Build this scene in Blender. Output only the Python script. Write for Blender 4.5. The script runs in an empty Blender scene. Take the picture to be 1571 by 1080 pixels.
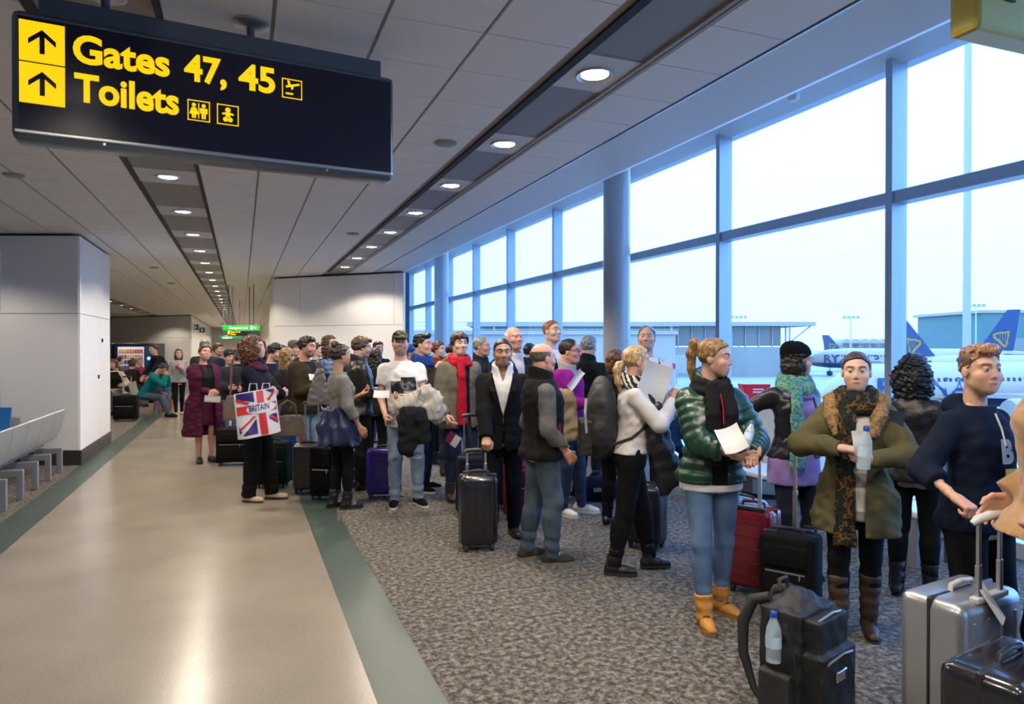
import bpy, bmesh, math, random, time
import numpy as np
from mathutils import Vector, Matrix

# ------------------------------------------------------------------ camera
FPX, CU, CV = 1050.0, 785.5, 540.0          # focal length and centre in pixels of the 1571x1080 frame
CAM_H = 1.62
YAW = math.radians(21.57)                    # camera looks to the right of the corridor axis (+Y)
HORIZON = 532.0
SC = bpy.context.scene
COL = SC.collection
cam_d = bpy.data.cameras.new('camera'); cam = bpy.data.objects.new('camera', cam_d); COL.objects.link(cam)
cam_d.sensor_fit = 'HORIZONTAL'; cam_d.sensor_width = 36.0; cam_d.lens = FPX / 1571.0 * 36.0
cam_d.clip_start = 0.05; cam_d.clip_end = 3000
cam.location = (0, 0, CAM_H)
cam.rotation_euler = (math.radians(90) - math.atan((CV - HORIZON) / FPX), 0, -YAW)
SC.camera = cam

# ------------------------------------------------------------------ sky
W = bpy.data.worlds.new('overcast_sky'); SC.world = W; W.use_nodes = True
nt = W.node_tree; nt.nodes.clear()
wo = nt.nodes.new('ShaderNodeOutputWorld'); bg = nt.nodes.new('ShaderNodeBackground')
tc = nt.nodes.new('ShaderNodeTexCoord'); sx = nt.nodes.new('ShaderNodeSeparateXYZ'); rp = nt.nodes.new('ShaderNodeValToRGB')
nt.links.new(tc.outputs['Generated'], sx.inputs[0]); nt.links.new(sx.outputs['Z'], rp.inputs[0])
rp.color_ramp.elements[0].position = 0.0; rp.color_ramp.elements[0].color = (0.20, 0.44, 0.95, 1)
rp.color_ramp.elements[1].position = 0.40; rp.color_ramp.elements[1].color = (0.26, 0.52, 1.04, 1)
nt.links.new(rp.outputs[0], bg.inputs[0]); bg.inputs[1].default_value = 5.2
nt.links.new(bg.outputs[0], wo.inputs[0])

# ------------------------------------------------------------------ exposure
SC.view_settings.view_transform = 'Standard'; SC.view_settings.look = 'None'
SC.view_settings.exposure = 0.0; SC.view_settings.gamma = 1.0; SC.view_settings.use_curve_mapping = False
SC.cycles.use_denoising = True
SC.cycles.max_bounces = 7; SC.cycles.diffuse_bounces = 4; SC.cycles.glossy_bounces = 3; SC.cycles.transparent_max_bounces = 12
SC.cycles.sample_clamp_indirect = 6.0
SC.cycles.caustics_reflective = False; SC.cycles.caustics_refractive = False

# ------------------------------------------------------------------ helpers
R_IMG = Vector((math.cos(YAW), -math.sin(YAW), 0)); F_IMG = Vector((math.sin(YAW), math.cos(YAW), 0))
def at(u, d, z=None, v=None):
    """a point at depth d on the column u; height from z, or from the row v"""
    p = F_IMG * d + R_IMG * ((u - CU) / FPX * d)
    p.z = z if z is not None else CAM_H - (v - HORIZON) / FPX * d
    return p
def ground(u, v, z=0.0):
    d = (CAM_H - z) * FPX / (v - HORIZON)
    return at(u, d, z)
def depth_of(v, z=0.0): return (CAM_H - z) * FPX / (v - HORIZON)
def proj(p):
    d = p.dot(F_IMG); return (CU + FPX * p.dot(R_IMG) / max(d, .01), HORIZON + FPX * (CAM_H - p.z) / max(d, .01), d)

def tag(o, label=None, cat=None, group=None, kind=None):
    if label: o['label'] = label
    if cat: o['category'] = cat
    if group: o['group'] = group
    if kind: o['kind'] = kind
    return o
def empty(name, loc=(0, 0, 0), rz=0.0, label=None, cat=None, group=None, kind=None):
    o = bpy.data.objects.new(name, None); COL.objects.link(o); o.location = loc; o.rotation_euler = (0, 0, rz)
    o.empty_display_size = 0.1
    return tag(o, label, cat, group, kind)
def link(name, me, mat=None, parent=None, loc=None):
    o = bpy.data.objects.new(name, me); COL.objects.link(o)
    if mat is not None and len(me.materials) == 0: me.materials.append(mat)
    if parent is not None: o.parent = parent
    if loc is not None: o.location = loc
    return o
def smooth(me, angle=None):
    me.polygons.foreach_set('use_smooth', np.ones(len(me.polygons), dtype=bool))
    if angle is not None:
        try: me.set_sharp_from_angle(angle=math.radians(angle))
        except Exception: pass

class MB:
    """collects simple shapes into one mesh"""
    def __init__(s): s.v = []; s.f = []
    def add(s, vs, fs):
        n = len(s.v); s.v += [tuple(x) for x in vs]; s.f += [tuple(i + n for i in f) for f in fs]; return s
    def box(s, x0, x1, y0, y1, z0, z1, M=None):
        vs = [Vector(p) for p in ((x0,y0,z0),(x1,y0,z0),(x1,y1,z0),(x0,y1,z0),(x0,y0,z1),(x1,y0,z1),(x1,y1,z1),(x0,y1,z1))]
        if M is not None: vs = [M @ p for p in vs]
        return s.add(vs, [(0,3,2,1),(4,5,6,7),(0,1,5,4),(1,2,6,5),(2,3,7,6),(3,0,4,7)])
    def quad(s, a, b, c, d): return s.add([a, b, c, d], [(0, 1, 2, 3)])
    def tube(s, pts, r, n=8, caps=True):
        pts = [Vector(p) for p in pts]; rs = r if isinstance(r, (list, tuple)) else [r] * len(pts)
        base = len(s.v); ref = None
        for i, p in enumerate(pts):
            t = (pts[min(i + 1, len(pts) - 1)] - pts[max(i - 1, 0)])
            t = t.normalized() if t.length > 1e-9 else Vector((0, 0, 1))
            if ref is None:
                ref = Vector((1, 0, 0)) if abs(t.x) < .8 else Vector((0, 1, 0))
            a = (ref - t * ref.dot(t)).normalized(); ref = a; b = t.cross(a)
            for k in range(n):
                w = 2 * math.pi * k / n
                s.v.append(tuple(p + (a * math.cos(w) + b * math.sin(w)) * rs[i]))
        for i in range(len(pts) - 1):
            for k in range(n):
                k2 = (k + 1) % n
                s.f.append((base + i*n + k, base + i*n + k2, base + (i+1)*n + k2, base + (i+1)*n + k))
        if caps:
            s.f.append(tuple(base + k for k in reversed(range(n))))
            s.f.append(tuple(base + (len(pts)-1)*n + k for k in range(n)))
        return s
    def cyl(s, a, b, r, n=16): return s.tube([a, b], r, n)
    def prism(s, poly, z0, z1, M=None):
        n = len(poly); vs = [Vector((x, y, z0)) for x, y in poly] + [Vector((x, y, z1)) for x, y in poly]
        if M is not None: vs = [M @ p for p in vs]
        return s.add(vs, [tuple(reversed(range(n))), tuple(range(n, 2*n))] + [(i, (i+1) % n, (i+1) % n + n, i + n) for i in range(n)])
    def lathe(s, prof, n=16, M=None, cap=True):
        base = len(s.v)
        for r, z in prof:
            for k in range(n):
                w = 2*math.pi*k/n; p = Vector((r*math.cos(w), r*math.sin(w), z)); s.v.append(tuple(M @ p if M is not None else p))
        for i in range(len(prof)-1):
            for k in range(n):
                k2 = (k+1) % n; s.f.append((base+i*n+k, base+i*n+k2, base+(i+1)*n+k2, base+(i+1)*n+k))
        if cap:
            s.f.append(tuple(base+k for k in reversed(range(n)))); s.f.append(tuple(base+(len(prof)-1)*n+k for k in range(n)))
        return s
    def mesh(s, name='mesh'):
        me = bpy.data.meshes.new(name); me.from_pydata(s.v, [], s.f); me.update(); return me
    def build(s, name, mat, parent=None, sm=None, bevel=0.0, seg=2, loc=None):
        me = s.mesh(name)
        if bevel > 0:
            bm = bmesh.new(); bm.from_mesh(me)
            bmesh.ops.bevel(bm, geom=[e for e in bm.edges if e.is_manifold and e.calc_face_angle(0) > .6], offset=bevel, segments=seg, affect='EDGES', profile=.5, clamp_overlap=True)
            bm.to_mesh(me); bm.free()
        if sm is not None: smooth(me, sm)
        return link(name, me, mat, parent, loc)

# ------------------------------------------------------------------ materials
MATS = {}
def srgb(r, g, b):
    f = lambda c: (c/255)/12.92 if c/255 <= .04045 else ((c/255 + .055)/1.055)**2.4
    return (f(r), f(g), f(b), 1)
def mat(name, col, rough=.6, metal=0.0, spec=.5, noise=None, bump=None, emit=None, coat=0.0, coat_r=.1, sheen=0.0, alpha=None, sss=0.0):
    """noise=(scale, amount) varies the colour, bump=(scale, strength) the relief; object coordinates"""
    if name in MATS: return MATS[name]
    m = bpy.data.materials.new(name); m.use_nodes = True; MATS[name] = m
    n = m.node_tree; b = n.nodes['Principled BSDF']
    b.inputs['Base Color'].default_value = col; b.inputs['Roughness'].default_value = rough; b.inputs['Metallic'].default_value = metal
    b.inputs['Specular IOR Level'].default_value = spec
    if coat: b.inputs['Coat Weight'].default_value = coat; b.inputs['Coat Roughness'].default_value = coat_r
    if sheen: b.inputs['Sheen Weight'].default_value = sheen
    if sss: b.inputs['Subsurface Weight'].default_value = sss; b.inputs['Subsurface Radius'].default_value = (.012, .005, .003); b.inputs['Subsurface Scale'].default_value = 1.0
    if emit: b.inputs['Emission Color'].default_value = emit[0]; b.inputs['Emission Strength'].default_value = emit[1]
    if alpha is not None: b.inputs['Alpha'].default_value = alpha
    if noise or bump:
        t = n.nodes.new('ShaderNodeTexCoord')
    if noise:
        x = n.nodes.new('ShaderNodeTexNoise'); x.inputs['Scale'].default_value = noise[0]; x.inputs['Detail'].default_value = 4
        n.links.new(t.outputs['Object'], x.inputs['Vector'])
        r = n.nodes.new('ShaderNodeValToRGB'); a = noise[1]
        r.color_ramp.elements[0].position = .3; r.color_ramp.elements[1].position = .7
        r.color_ramp.elements[0].color = tuple(c*(1-a) for c in col[:3]) + (1,)
        r.color_ramp.elements[1].color = tuple(min(1, c*(1+a)) for c in col[:3]) + (1,)
        n.links.new(x.outputs['Fac'], r.inputs[0]); n.links.new(r.outputs[0], b.inputs['Base Color'])
    if bump:
        x2 = n.nodes.new('ShaderNodeTexNoise'); x2.inputs['Scale'].default_value = bump[0]; x2.inputs['Detail'].default_value = 3
        n.links.new(t.outputs['Object'], x2.inputs['Vector'])
        bp = n.nodes.new('ShaderNodeBump'); bp.inputs['Strength'].default_value = bump[1]; bp.inputs['Distance'].default_value = .01
        n.links.new(x2.outputs['Fac'], bp.inputs['Height']); n.links.new(bp.outputs[0], b.inputs['Normal'])
    return m
def nodes_of(m): return m.node_tree, m.node_tree.nodes['Principled BSDF']
def ramp(n, stops, const=False):
    r = n.nodes.new('ShaderNodeValToRGB'); e = r.color_ramp.elements
    while len(e) < len(stops): e.new(.5)
    for i, (p, c) in enumerate(stops): e[i].position = p; e[i].color = c
    if const: r.color_ramp.interpolation = 'CONSTANT'
    return r
# ================================================================== THE SETTING
CEIL = 3.17; WX = 5.62                                            # ceiling height, plane of the window wall
def speckle(name, stops, scale, rough, bump=None, scale2=None):
    m = mat(name, (1, 1, 1, 1), rough); n, b = nodes_of(m)
    t = n.nodes.new('ShaderNodeTexCoord'); x = n.nodes.new('ShaderNodeTexNoise'); x.inputs['Scale'].default_value = scale; x.inputs['Detail'].default_value = 3; x.inputs['Roughness'].default_value = .7
    n.links.new(t.outputs['Object'], x.inputs['Vector'])
    r = ramp(n, stops); n.links.new(x.outputs['Fac'], r.inputs[0])
    out = r.outputs[0]
    if scale2:
        y = n.nodes.new('ShaderNodeTexNoise'); y.inputs['Scale'].default_value = scale2; y.inputs['Detail'].default_value = 2
        n.links.new(t.outputs['Object'], y.inputs['Vector'])
        mx = n.nodes.new('ShaderNodeMix'); mx.data_type = 'RGBA'; mx.blend_type = 'MULTIPLY'; mx.inputs[0].default_value = 1
        r2 = ramp(n, [(.3, (.86, .86, .86, 1)), (.7, (1.08, 1.08, 1.08, 1))]); n.links.new(y.outputs['Fac'], r2.inputs[0])
        n.links.new(out, mx.inputs[6]); n.links.new(r2.outputs[0], mx.inputs[7]); out = mx.outputs[2]
    n.links.new(out, b.inputs['Base Color'])
    if bump:
        bp = n.nodes.new('ShaderNodeBump'); bp.inputs['Strength'].default_value = bump; bp.inputs['Distance'].default_value = .012
        n.links.new(x.outputs['Fac'], bp.inputs['Height']); n.links.new(bp.outputs[0], b.inputs['Normal'])
    return m
M_VINYL = speckle('beige_terrazzo', [(.30, (.165, .14, .108, 1)), (.46, (.265, .228, .182, 1)), (.62, (.285, .248, .198, 1)), (.72, (.36, .32, .265, 1))], 120, .22, scale2=1.3)
M_STRIP = speckle('green_terrazzo', [(.30, (.022, .034, .030, 1)), (.5, (.046, .072, .062, 1)), (.66, (.052, .082, .07, 1)), (.75, (.3, .33, .29, 1))], 150, .42)
M_CARPET = speckle('flecked_carpet', [(.36, (.028, .024, .019, 1)), (.47, (.075, .066, .055, 1)), (.55, (.145, .128, .108, 1)), (.66, (.24, .215, .185, 1))], 27, .95, bump=.6)

M_TILE = mat('ceiling_tile_white', (.80, .77, .73, 1), .55, bump=(300, .05))
M_BAND = mat('ceiling_plaster_white', (.66, .68, .70, 1), .45)
M_JOINT = mat('ceiling_joint_beige', (.36, .32, .28, 1), .6)
M_BLACKGAP = mat('shadow_gap_black', (.012, .012, .014, 1), .7)
M_WALL = mat('wall_panel_white', (.86, .85, .84, 1), .32, noise=(.8, .02))
M_SKIRT = mat('skirting_dark', (.035, .032, .032, 1), .4)
M_ALU = mat('window_aluminium_grey', (.42, .47, .53, 1), .35, metal=.35)
M_ALUD = mat('window_gasket_dark', (.03, .06, .12, 1), .5)
M_STEEL = mat('brushed_steel', (.50, .52, .54, 1), .32, metal=.85)
M_PAINTGREY = mat('column_gloss_grey', (.42, .42, .43, 1), .2, coat=.3)
m = mat('perforated_grille', (.20, .19, .18, 1), .5); n, b = nodes_of(m)
t = n.nodes.new('ShaderNodeTexCoord'); vz = n.nodes.new('ShaderNodeTexVoronoi'); vz.inputs['Scale'].default_value = 90; vz.inputs['Randomness'].default_value = 0
n.links.new(t.outputs['Object'], vz.inputs['Vector'])
r = ramp(n, [(.25, (.02, .02, .02, 1)), (.4, (.27, .255, .24, 1))]); n.links.new(vz.outputs['Distance'], r.inputs[0]); n.links.new(r.outputs[0], b.inputs['Base Color'])
M_GRILLE = m

# floors
def slab(name, mt, x0, x1, y0, y1, z=0.0, kind='structure', parent=None):
    o = MB().box(x0, x1, y0, y1, z - .04, z).build(name, mt, parent); o['kind'] = kind; return o
tag(slab('floor', M_VINYL, -1.75, .57, -8, 62), 'polished beige speckled walkway floor')
tag(slab('trim_1', M_STRIP, .57, .87, -8, 62, .0005), 'dark green floor strip beside the carpet')
tag(slab('trim_2', M_STRIP, -2.06, -1.75, -8, 62, .0005), 'dark green floor strip along the left seating')
tag(slab('floor_carpet_right', M_CARPET, .87, WX + .3, -8, 62), 'grey flecked carpet under the queue')
tag(slab('floor_carpet_left', M_CARPET, -9.2, -2.06, -8, 62), 'grey flecked carpet under the left seating')

# ceiling: tiles one by one over a backing, two slots of lights, a band that rises to the windows
ceiling = empty('ceiling', (0, 0, CEIL), label='white tiled ceiling with two long light slots', kind='structure')
def cbox(name, mt, x0, x1, y0, y1, z0, z1, par=ceiling):
    return MB().box(x0, x1, y0, y1, z0 - CEIL, z1 - CEIL).build(name, mt, par)
cbox('backing', M_JOINT, -9.2, 3.12, -8, 62, CEIL + .012, CEIL + .12)
LS, RS = (-.87, -.37), (1.71, 2.04)                                 # the light slots in X
TW, TL = .489, .48
tile_me = MB().box(-TW/2 + .009, TW/2 - .009, -TL/2 + .003, TL/2 - .003, -.002, .011).mesh('ceiling_tile')
spots = []
xs = [-.10 + i*.49 for i in range(4)] + [2.32] + [-1.16 - i*.49 for i in range(16)]
for x in xs:
    for j in range(140):
        y = -7.6 + j*TL
        u_, v_, d_ = proj(Vector((x, y, CEIL)))
        vis = d_ > .8 and -120 < u_ < 1700 and -140 < v_
        if x < -3.3 and y > 10 and x < -3.9 and abs(x + 4.15) < .3: continue
        spots.append((d_ if vis else 1e6 + abs(y), x, y))
spots.sort()
rest = MB()
for k, (d_, x, y) in enumerate(spots):
    if k < 300:
        link('ceiling_tile', tile_me, M_TILE, ceiling, (x, y, 0))
    elif -8 < y < 62:
        rest.box(x - TW/2 + .009, x + TW/2 - .009, y - TL/2 + .003, y + TL/2 - .003, -.002, .011)
o = rest.build('ceiling_tile_field', M_TILE, ceiling); o['kind'] = 'stuff'
for a, b_ in ((LS[0] - .045, LS[0]), (LS[1], LS[1] + .03), (RS[0] - .05, RS[0])):
    cbox('slot_edge', M_BLACKGAP, a, b_, -8, 14.6 if a > 1 else 61, CEIL - .006, CEIL + .011)
for a in (RS[1], RS[1] + .035):
    cbox('slot_rail', M_JOINT, a, a + .025, -8, 14.6, CEIL - .012, CEIL + .011)
cbox('joint_rail', M_STEEL, 2.575, 2.59, -8, 20, CEIL - .004, CEIL + .011)
# the band beyond the last joint: flat, then rising in a cove to the window head
prof = [(2.59, 3.168), (3.12, 3.17), (3.35, 3.27), (3.7, 3.60), (4.1, 3.86), (4.5, 4.06), (4.9, 4.20), (5.22, 4.29), (5.27, 4.295), (5.62, 4.20)]
mb = MB(); yy = [-8, 62]
for (x0, z0), (x1, z1) in zip(prof, prof[1:]):
    mb.quad((x0, -8, z0 - CEIL), (x0, 62, z0 - CEIL), (x1, 62, z1 - CEIL), (x1, -8, z1 - CEIL))
    mb.quad((x0, -8, z0 - CEIL + .06), (x1, -8, z1 - CEIL + .06), (x1, 62, z1 - CEIL + .06), (x0, 62, z0 - CEIL + .06))
mb.build('window_cove', M_BAND, ceiling, sm=12)
for j in range(20):
    y = 2.9 + j*1.2
    A = Vector((5.30, y, 4.286 - CEIL)); B = Vector((5.6, y, 4.204 - CEIL))
    MB().box(A.x, B.x, y - .004, y + .004, 4.275 - CEIL - .0, 4.29 - CEIL, ).build('cove_joint', M_JOINT, ceiling).rotation_euler = (0, 0, 0)
roof = MB().box(-9.4, 6.0, -8.4, 62.4, 4.45, 4.6).build('ceiling_slab', M_WALL); tag(roof, 'roof slab above the lounge ceiling', kind='structure')

# the light slots: grille panels between lamp panels, each lamp a thing
M_LAMP = mat('lamp_lens_glow', (1, .97, .9, 1), .4, emit=((1, .93, .82, 1), 14))
M_LAMPPANEL = mat('lamp_panel_white', (.62, .60, .57, 1), .5)
ring_me = MB().lathe([(.075, .0), (.098, -.004), (.105, -.012), (.108, .0), (.104, .003)], 24, cap=False).mesh('lamp_ring'); smooth(ring_me, 40)
lens_me = MB().lathe([(.0001, -.0065), (.05, -.006), (.078, -.002)], 24, cap=False).mesh('lamp_lens'); smooth(lens_me)
spot_l = bpy.data.lights.new('downlight_beam', 'SPOT'); spot_l.energy = 138; spot_l.color = (1.0, .87, .70); spot_l.spot_size = math.radians(144); spot_l.spot_blend = .32; spot_l.shadow_soft_size = .08
def light_row(slot, y0, pitch, count, pl, label, group, first=0):
    cx = (slot[0] + slot[1])/2; w = slot[1] - slot[0]
    pan = MB().box(-w/2, w/2, -pl/2, pl/2, 0, .01).mesh('lamp_panel')
    gl = pitch - pl - .012
    gr = MB().box(-w/2, w/2, -gl/2, gl/2, .003, .012).mesh('grille')
    for i in range(first, count):
        if slot is LS and i == -2: continue
        y = y0 + i*pitch
        o = empty('downlight', (cx, y, CEIL - .002), label=label(i), cat='light', group=group)
        link('lamp_panel', pan, M_LAMPPANEL, o); link('trim_ring', ring_me, M_STEEL, o); link('lens', lens_me, M_LAMP, o)
        s = bpy.data.objects.new('beam', spot_l); COL.objects.link(s); s.parent = o; s.location = (0, 0, -.03)
        link('grille', gr, M_GRILLE, ceiling, (cx, y + pitch/2, 0))
ORD = ['first','second','third','fourth','fifth','sixth','seventh','eighth','ninth','tenth','eleventh','twelfth','thirteenth','fourteenth','fifteenth','sixteenth','seventeenth','eighteenth','nineteenth','twentieth'] + [f'{a}-{b}' for a in ('twenty', 'thirty') for b in ('first','second','third','fourth','fifth','sixth','seventh','eighth','ninth')]
light_row(RS, 3.46, 1.44, 8, .47, lambda i: (f'round ceiling downlight in the right slot, {ORD[i]} counted from the viewer' if i >= 0 else f'round ceiling downlight in the right slot, {ORD[-i - 1]} behind the viewer'), 'downlights of the right ceiling slot', -3)
light_row(LS, 6.97, 1.72, 31, .55, lambda i: (f'round ceiling downlight in the left slot, {ORD[i]} counted from the hanging sign' if i >= 0 else f'round ceiling downlight in the left slot, {ORD[-i - 1]} on the near side of the hanging sign'), 'downlights of the left ceiling slot', -5)
light_row((-4.4, -3.9), 9.9, 2.4, 12, .55, lambda i: f'round ceiling downlight over the left seating, {ORD[i]} of that slot', 'downlights over the left seating')

# little ceiling discs: speakers and detectors
M_DISC = mat('detector_grey', (.30, .29, .28, 1), .5); M_WHITEP = mat('white_plastic', (.75, .75, .74, 1), .35)
def disc(p, r, h, label, cat, name, mt):
    MBo = MB().lathe([(r, 0), (r*.96, -h*.5), (r*.7, -h)], 20, cap=True).build(name, mt, sm=40, loc=p)
    return tag(MBo, label, cat, 'round devices on the ceiling')
for (u_, v_, lb) in ((22, 268, 'round grey speaker on the ceiling left of the sign'), (684, 219, 'round grey speaker beside the right slot'), (542, 358, 'round grey speaker over the queue'),
                     (263, 434, 'small round ceiling speaker past the left wall block'), (237, 410, 'small round ceiling speaker near the left wall block')):
    d_ = (CEIL - CAM_H)*FPX/(HORIZON - v_); disc(at(u_, d_, CEIL - .003), .085, .02, lb, 'speaker', 'ceiling_speaker', M_DISC)
p = at(1216, 6.9, 4.16); p.x = min(p.x, 5.5)
disc(p, .06, .07, 'white smoke detector near the window head', 'detector', 'smoke_detector', M_WHITEP)

# the window wall
M_GLASS = bpy.data.materials.new('window_glass'); M_GLASS.use_nodes = True; MATS['window_glass'] = M_GLASS
n = M_GLASS.node_tree; n.nodes.clear()
go = n.nodes.new('ShaderNodeOutputMaterial'); tr = n.nodes.new('ShaderNodeBsdfTransparent'); gl = n.nodes.new('ShaderNodeBsdfGlossy'); mx = n.nodes.new('ShaderNodeMixShader'); fr = n.nodes.new('ShaderNodeLayerWeight'); pw = n.nodes.new('ShaderNodeMath'); ma = n.nodes.new('ShaderNodeMath')
tr.inputs[0].default_value = (.93, .97, 1, 1); gl.inputs['Roughness'].default_value = .02; fr.inputs[0].default_value = .5
pw.operation = 'POWER'; pw.inputs[1].default_value = 5; ma.operation = 'MULTIPLY_ADD'; ma.inputs[1].default_value = .35; ma.inputs[2].default_value = .03
n.links.new(fr.outputs['Facing'], pw.inputs[0]); n.links.new(pw.outputs[0], ma.inputs[0]); n.links.new(ma.outputs[0], mx.inputs[0]); n.links.new(tr.outputs[0], mx.inputs[1]); n.links.new(gl.outputs[0], mx.inputs[2]); n.links.new(mx.outputs[0], go.inputs[0])
HEAD = 4.20; TRZ = 2.98; SILL = .12
win = empty('window_1', (WX, 0, 0), label='tall grey framed window wall over the airfield', kind='structure')
my = [4.55 + 2.41*i for i in range(-5, 12)]
mull = MB().box(-.13, .06, -.035, .035, 0, HEAD + .05).mesh('mullion')
mulg = MB().box(-.02, .05, .035, .055, 0, HEAD + .05).mesh('gasket')
trn = MB().box(-.11, .05, -1.17, 1.17, -.055, .055).mesh('transom')
pu = MB().box(0, .012, -1.165, 1.165, TRZ + .055, HEAD + .02).mesh('pane'); pd = MB().box(0, .012, -1.165, 1.165, SILL, TRZ - .055).mesh('pane')
bar = MB().box(-.10, .05, -1.17, 1.17, 0, SILL).mesh('sill_bar')
for y in my:
    link('mullion', mull, M_ALU, win, (0, y, 0)); g_ = link('gasket', mulg, M_ALUD, win, (0, y, 0))
    c = y + 1.205
    link('transom', trn, M_ALU, win, (0, c, TRZ)); link('pane', pu, M_GLASS, win, (.015, c, 0)); link('pane', pd, M_GLASS, win, (.015, c, 0)); link('sill_bar', bar, M_ALU, win, (0, c, 0))
tag(MB().box(WX - .1, WX + .2, -8, 62, HEAD + .03, 4.5).build('trim_3', M_ALU), 'lintel above the window wall', kind='structure')
# columns
for (u_, d_, lb) in ((946, 8.8, 'round grey column in the middle of the window side'), (677, 16.84, 'round grey column far down the window side')):
    p = at(u_, d_, 0); o = empty('column', p, label=lb, cat='column', group='round columns along the windows')
    MB().lathe([(.172, 0), (.172, 4.2)], 40).build('shaft', M_PAINTGREY, o, sm=40)
    MB().lathe([(.19, 0), (.19, .1), (.172, .11)], 32).build('base_ring', M_SKIRT, o, sm=40)

# walls made of panels
def panel_wall(name, A, B, label, rows, cuts, depth=.25, skirt=.2, top=CEIL, back=None):
    """a wall from A to B (seen with A on the left), panels cut at the fractions in cuts for each row of heights"""
    A = Vector((A[0], A[1], 0)); B = Vector((B[0], B[1], 0)); L = (B - A).length; ang = math.atan2(B.y - A.y, B.x - A.x)
    w = empty(name, A, ang, label, kind='structure')
    MB().box(.13, L - .13, .02, depth, 0, top).build('core', M_BLACKGAP, w)
    for (z0, z1), cs in zip(rows, cuts):
        e = [0] + list(cs) + [1]
        for a, b_ in zip(e, e[1:]):
            MB().box(a*L + .004, b_*L - .004, 0, .03, z0 + .004, z1 - .004).build('panel', M_WALL, w)
    if skirt: MB().box(0, L, -.012, .02, 0, skirt).build('skirting', M_SKIRT, w)
    return w
JZ = 2.075
A1, A2, A3 = (-2.05, 10.87), (-2.05, 13.16), (-5.6, 12.27)
panel_wall('wall_left_block_front', (-5.6, 12.27), A1, 'white panelled wall block front facing the bench', [(.2, JZ), (JZ, CEIL - .03)], [[.712], [.712]])
panel_wall('wall_left_block_side', A1, A2, 'white panelled wall block side along the walkway', [(.2, JZ), (JZ, CEIL - .03)], [[.58], []])
panel_wall('wall_left_block_back', A2, (-5.6, 14.4), 'white wall block side facing the far seating', [(.2, JZ), (JZ, CEIL - .03)], [[.5], [.5]])
# vent grille and door furniture on the block
def on_wall(A, B, s, z, out=.0):
    A = Vector((A[0], A[1], 0)); B = Vector((B[0], B[1], 0)); t = (B - A).normalized(); nrm = Vector((t.y, -t.x, 0)); q = A + t*s + nrm*out; q.z = z; return q, math.atan2(t.y, t.x)
L1 = (Vector(A1) - Vector((-5.6, 12.27))).length
q, ang = on_wall((-5.6, 12.27), A1, L1 - 1.18, 2.11, .0)
o = empty('wall_vent', q, ang, 'grey louvred air vent high on the left wall block', 'vent')
MB().box(-.5, .1, -.012, .0, 0, .83).build('vent_frame', M_WALL, o)
for k in range(20): MB().box(-.46, .05, -.03, -.012, .03 + k*.039, .045 + k*.039).build('slat', M_STEEL, o)
for s_, z_, lb in ((1.55, 1.72, 'small dark keyhole plate on the wall block door, upper one'), (1.25, 1.16, 'small dark lock on the wall block door, lower one')):
    q, ang = on_wall(A1, A2, s_, z_, .0); o = MB().box(-.015, .015, -.02, .0, -.03, .03).build('door_lock', M_BLACKGAP, bevel=.004, loc=q); o.rotation_euler = (0, 0, ang); tag(o, lb, 'lock')

C1, C2 = (.67, 16.15), (3.1, 13.8)
panel_wall('wall_far', C1, C2, 'white panelled wall behind the queue with a pool of lamp light', [(.1, JZ), (JZ, CEIL - .035)], [[.0001 + .575], [.215, .575, .925]], depth=.4)
panel_wall('wall_far_side', (.67, 18.8), C1, 'narrow return of the white wall beside the walkway', [(.1, JZ), (JZ, CEIL - .035)], [[], []], depth=.05)
panel_wall('wall_far_end', C2, (3.35, 20), 'side of the white wall towards the windows', [(.1, CEIL - .035)], [[]], depth=.05)
panel_wall('wall_corridor_right', (1.5, 62), (1.5, 18.8), 'white wall on the right of the far corridor', [(.1, JZ), (JZ, CEIL - .035)], [[.2, .4, .6, .8], [.2, .4, .6, .8]], depth=.05)
panel_wall('wall_corridor_link', (1.5, 18.8), (.67, 18.8), 'short white wall behind the return', [(.1, CEIL - .035)], [[]], depth=.05)
panel_wall('wall_seating_back', (-7.6, 42.5), (-2.25, 36.5), 'white wall behind the vending machines', [(.1, JZ), (JZ, CEIL - .035)], [[.2, .4, .6, .8], [.2, .4, .6, .8]], depth=.05)
panel_wall('wall_corridor_left', (-2.25, 36.5), (-2.25, 62), 'white wall on the left of the far corridor', [(.1, JZ), (JZ, CEIL - .035)], [[.2, .4, .6, .8], [.2, .4, .6, .8]], depth=.05)
for nm, bx_, lb in (('wall_left', (-9.4, -9.2, -8.4, 62.4), 'white wall far to the left of the seating'), ('wall_back', (-9.4, 6.0, -8.4, -8.0), 'white wall behind the viewer'), ('wall_end', (-9.4, 6.0, 62.0, 62.4), 'white wall at the end of the corridor')):
    o = MB().box(*bx_, 0, 4.5).build(nm, M_WALL); tag(o, lb, kind='structure')
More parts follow.
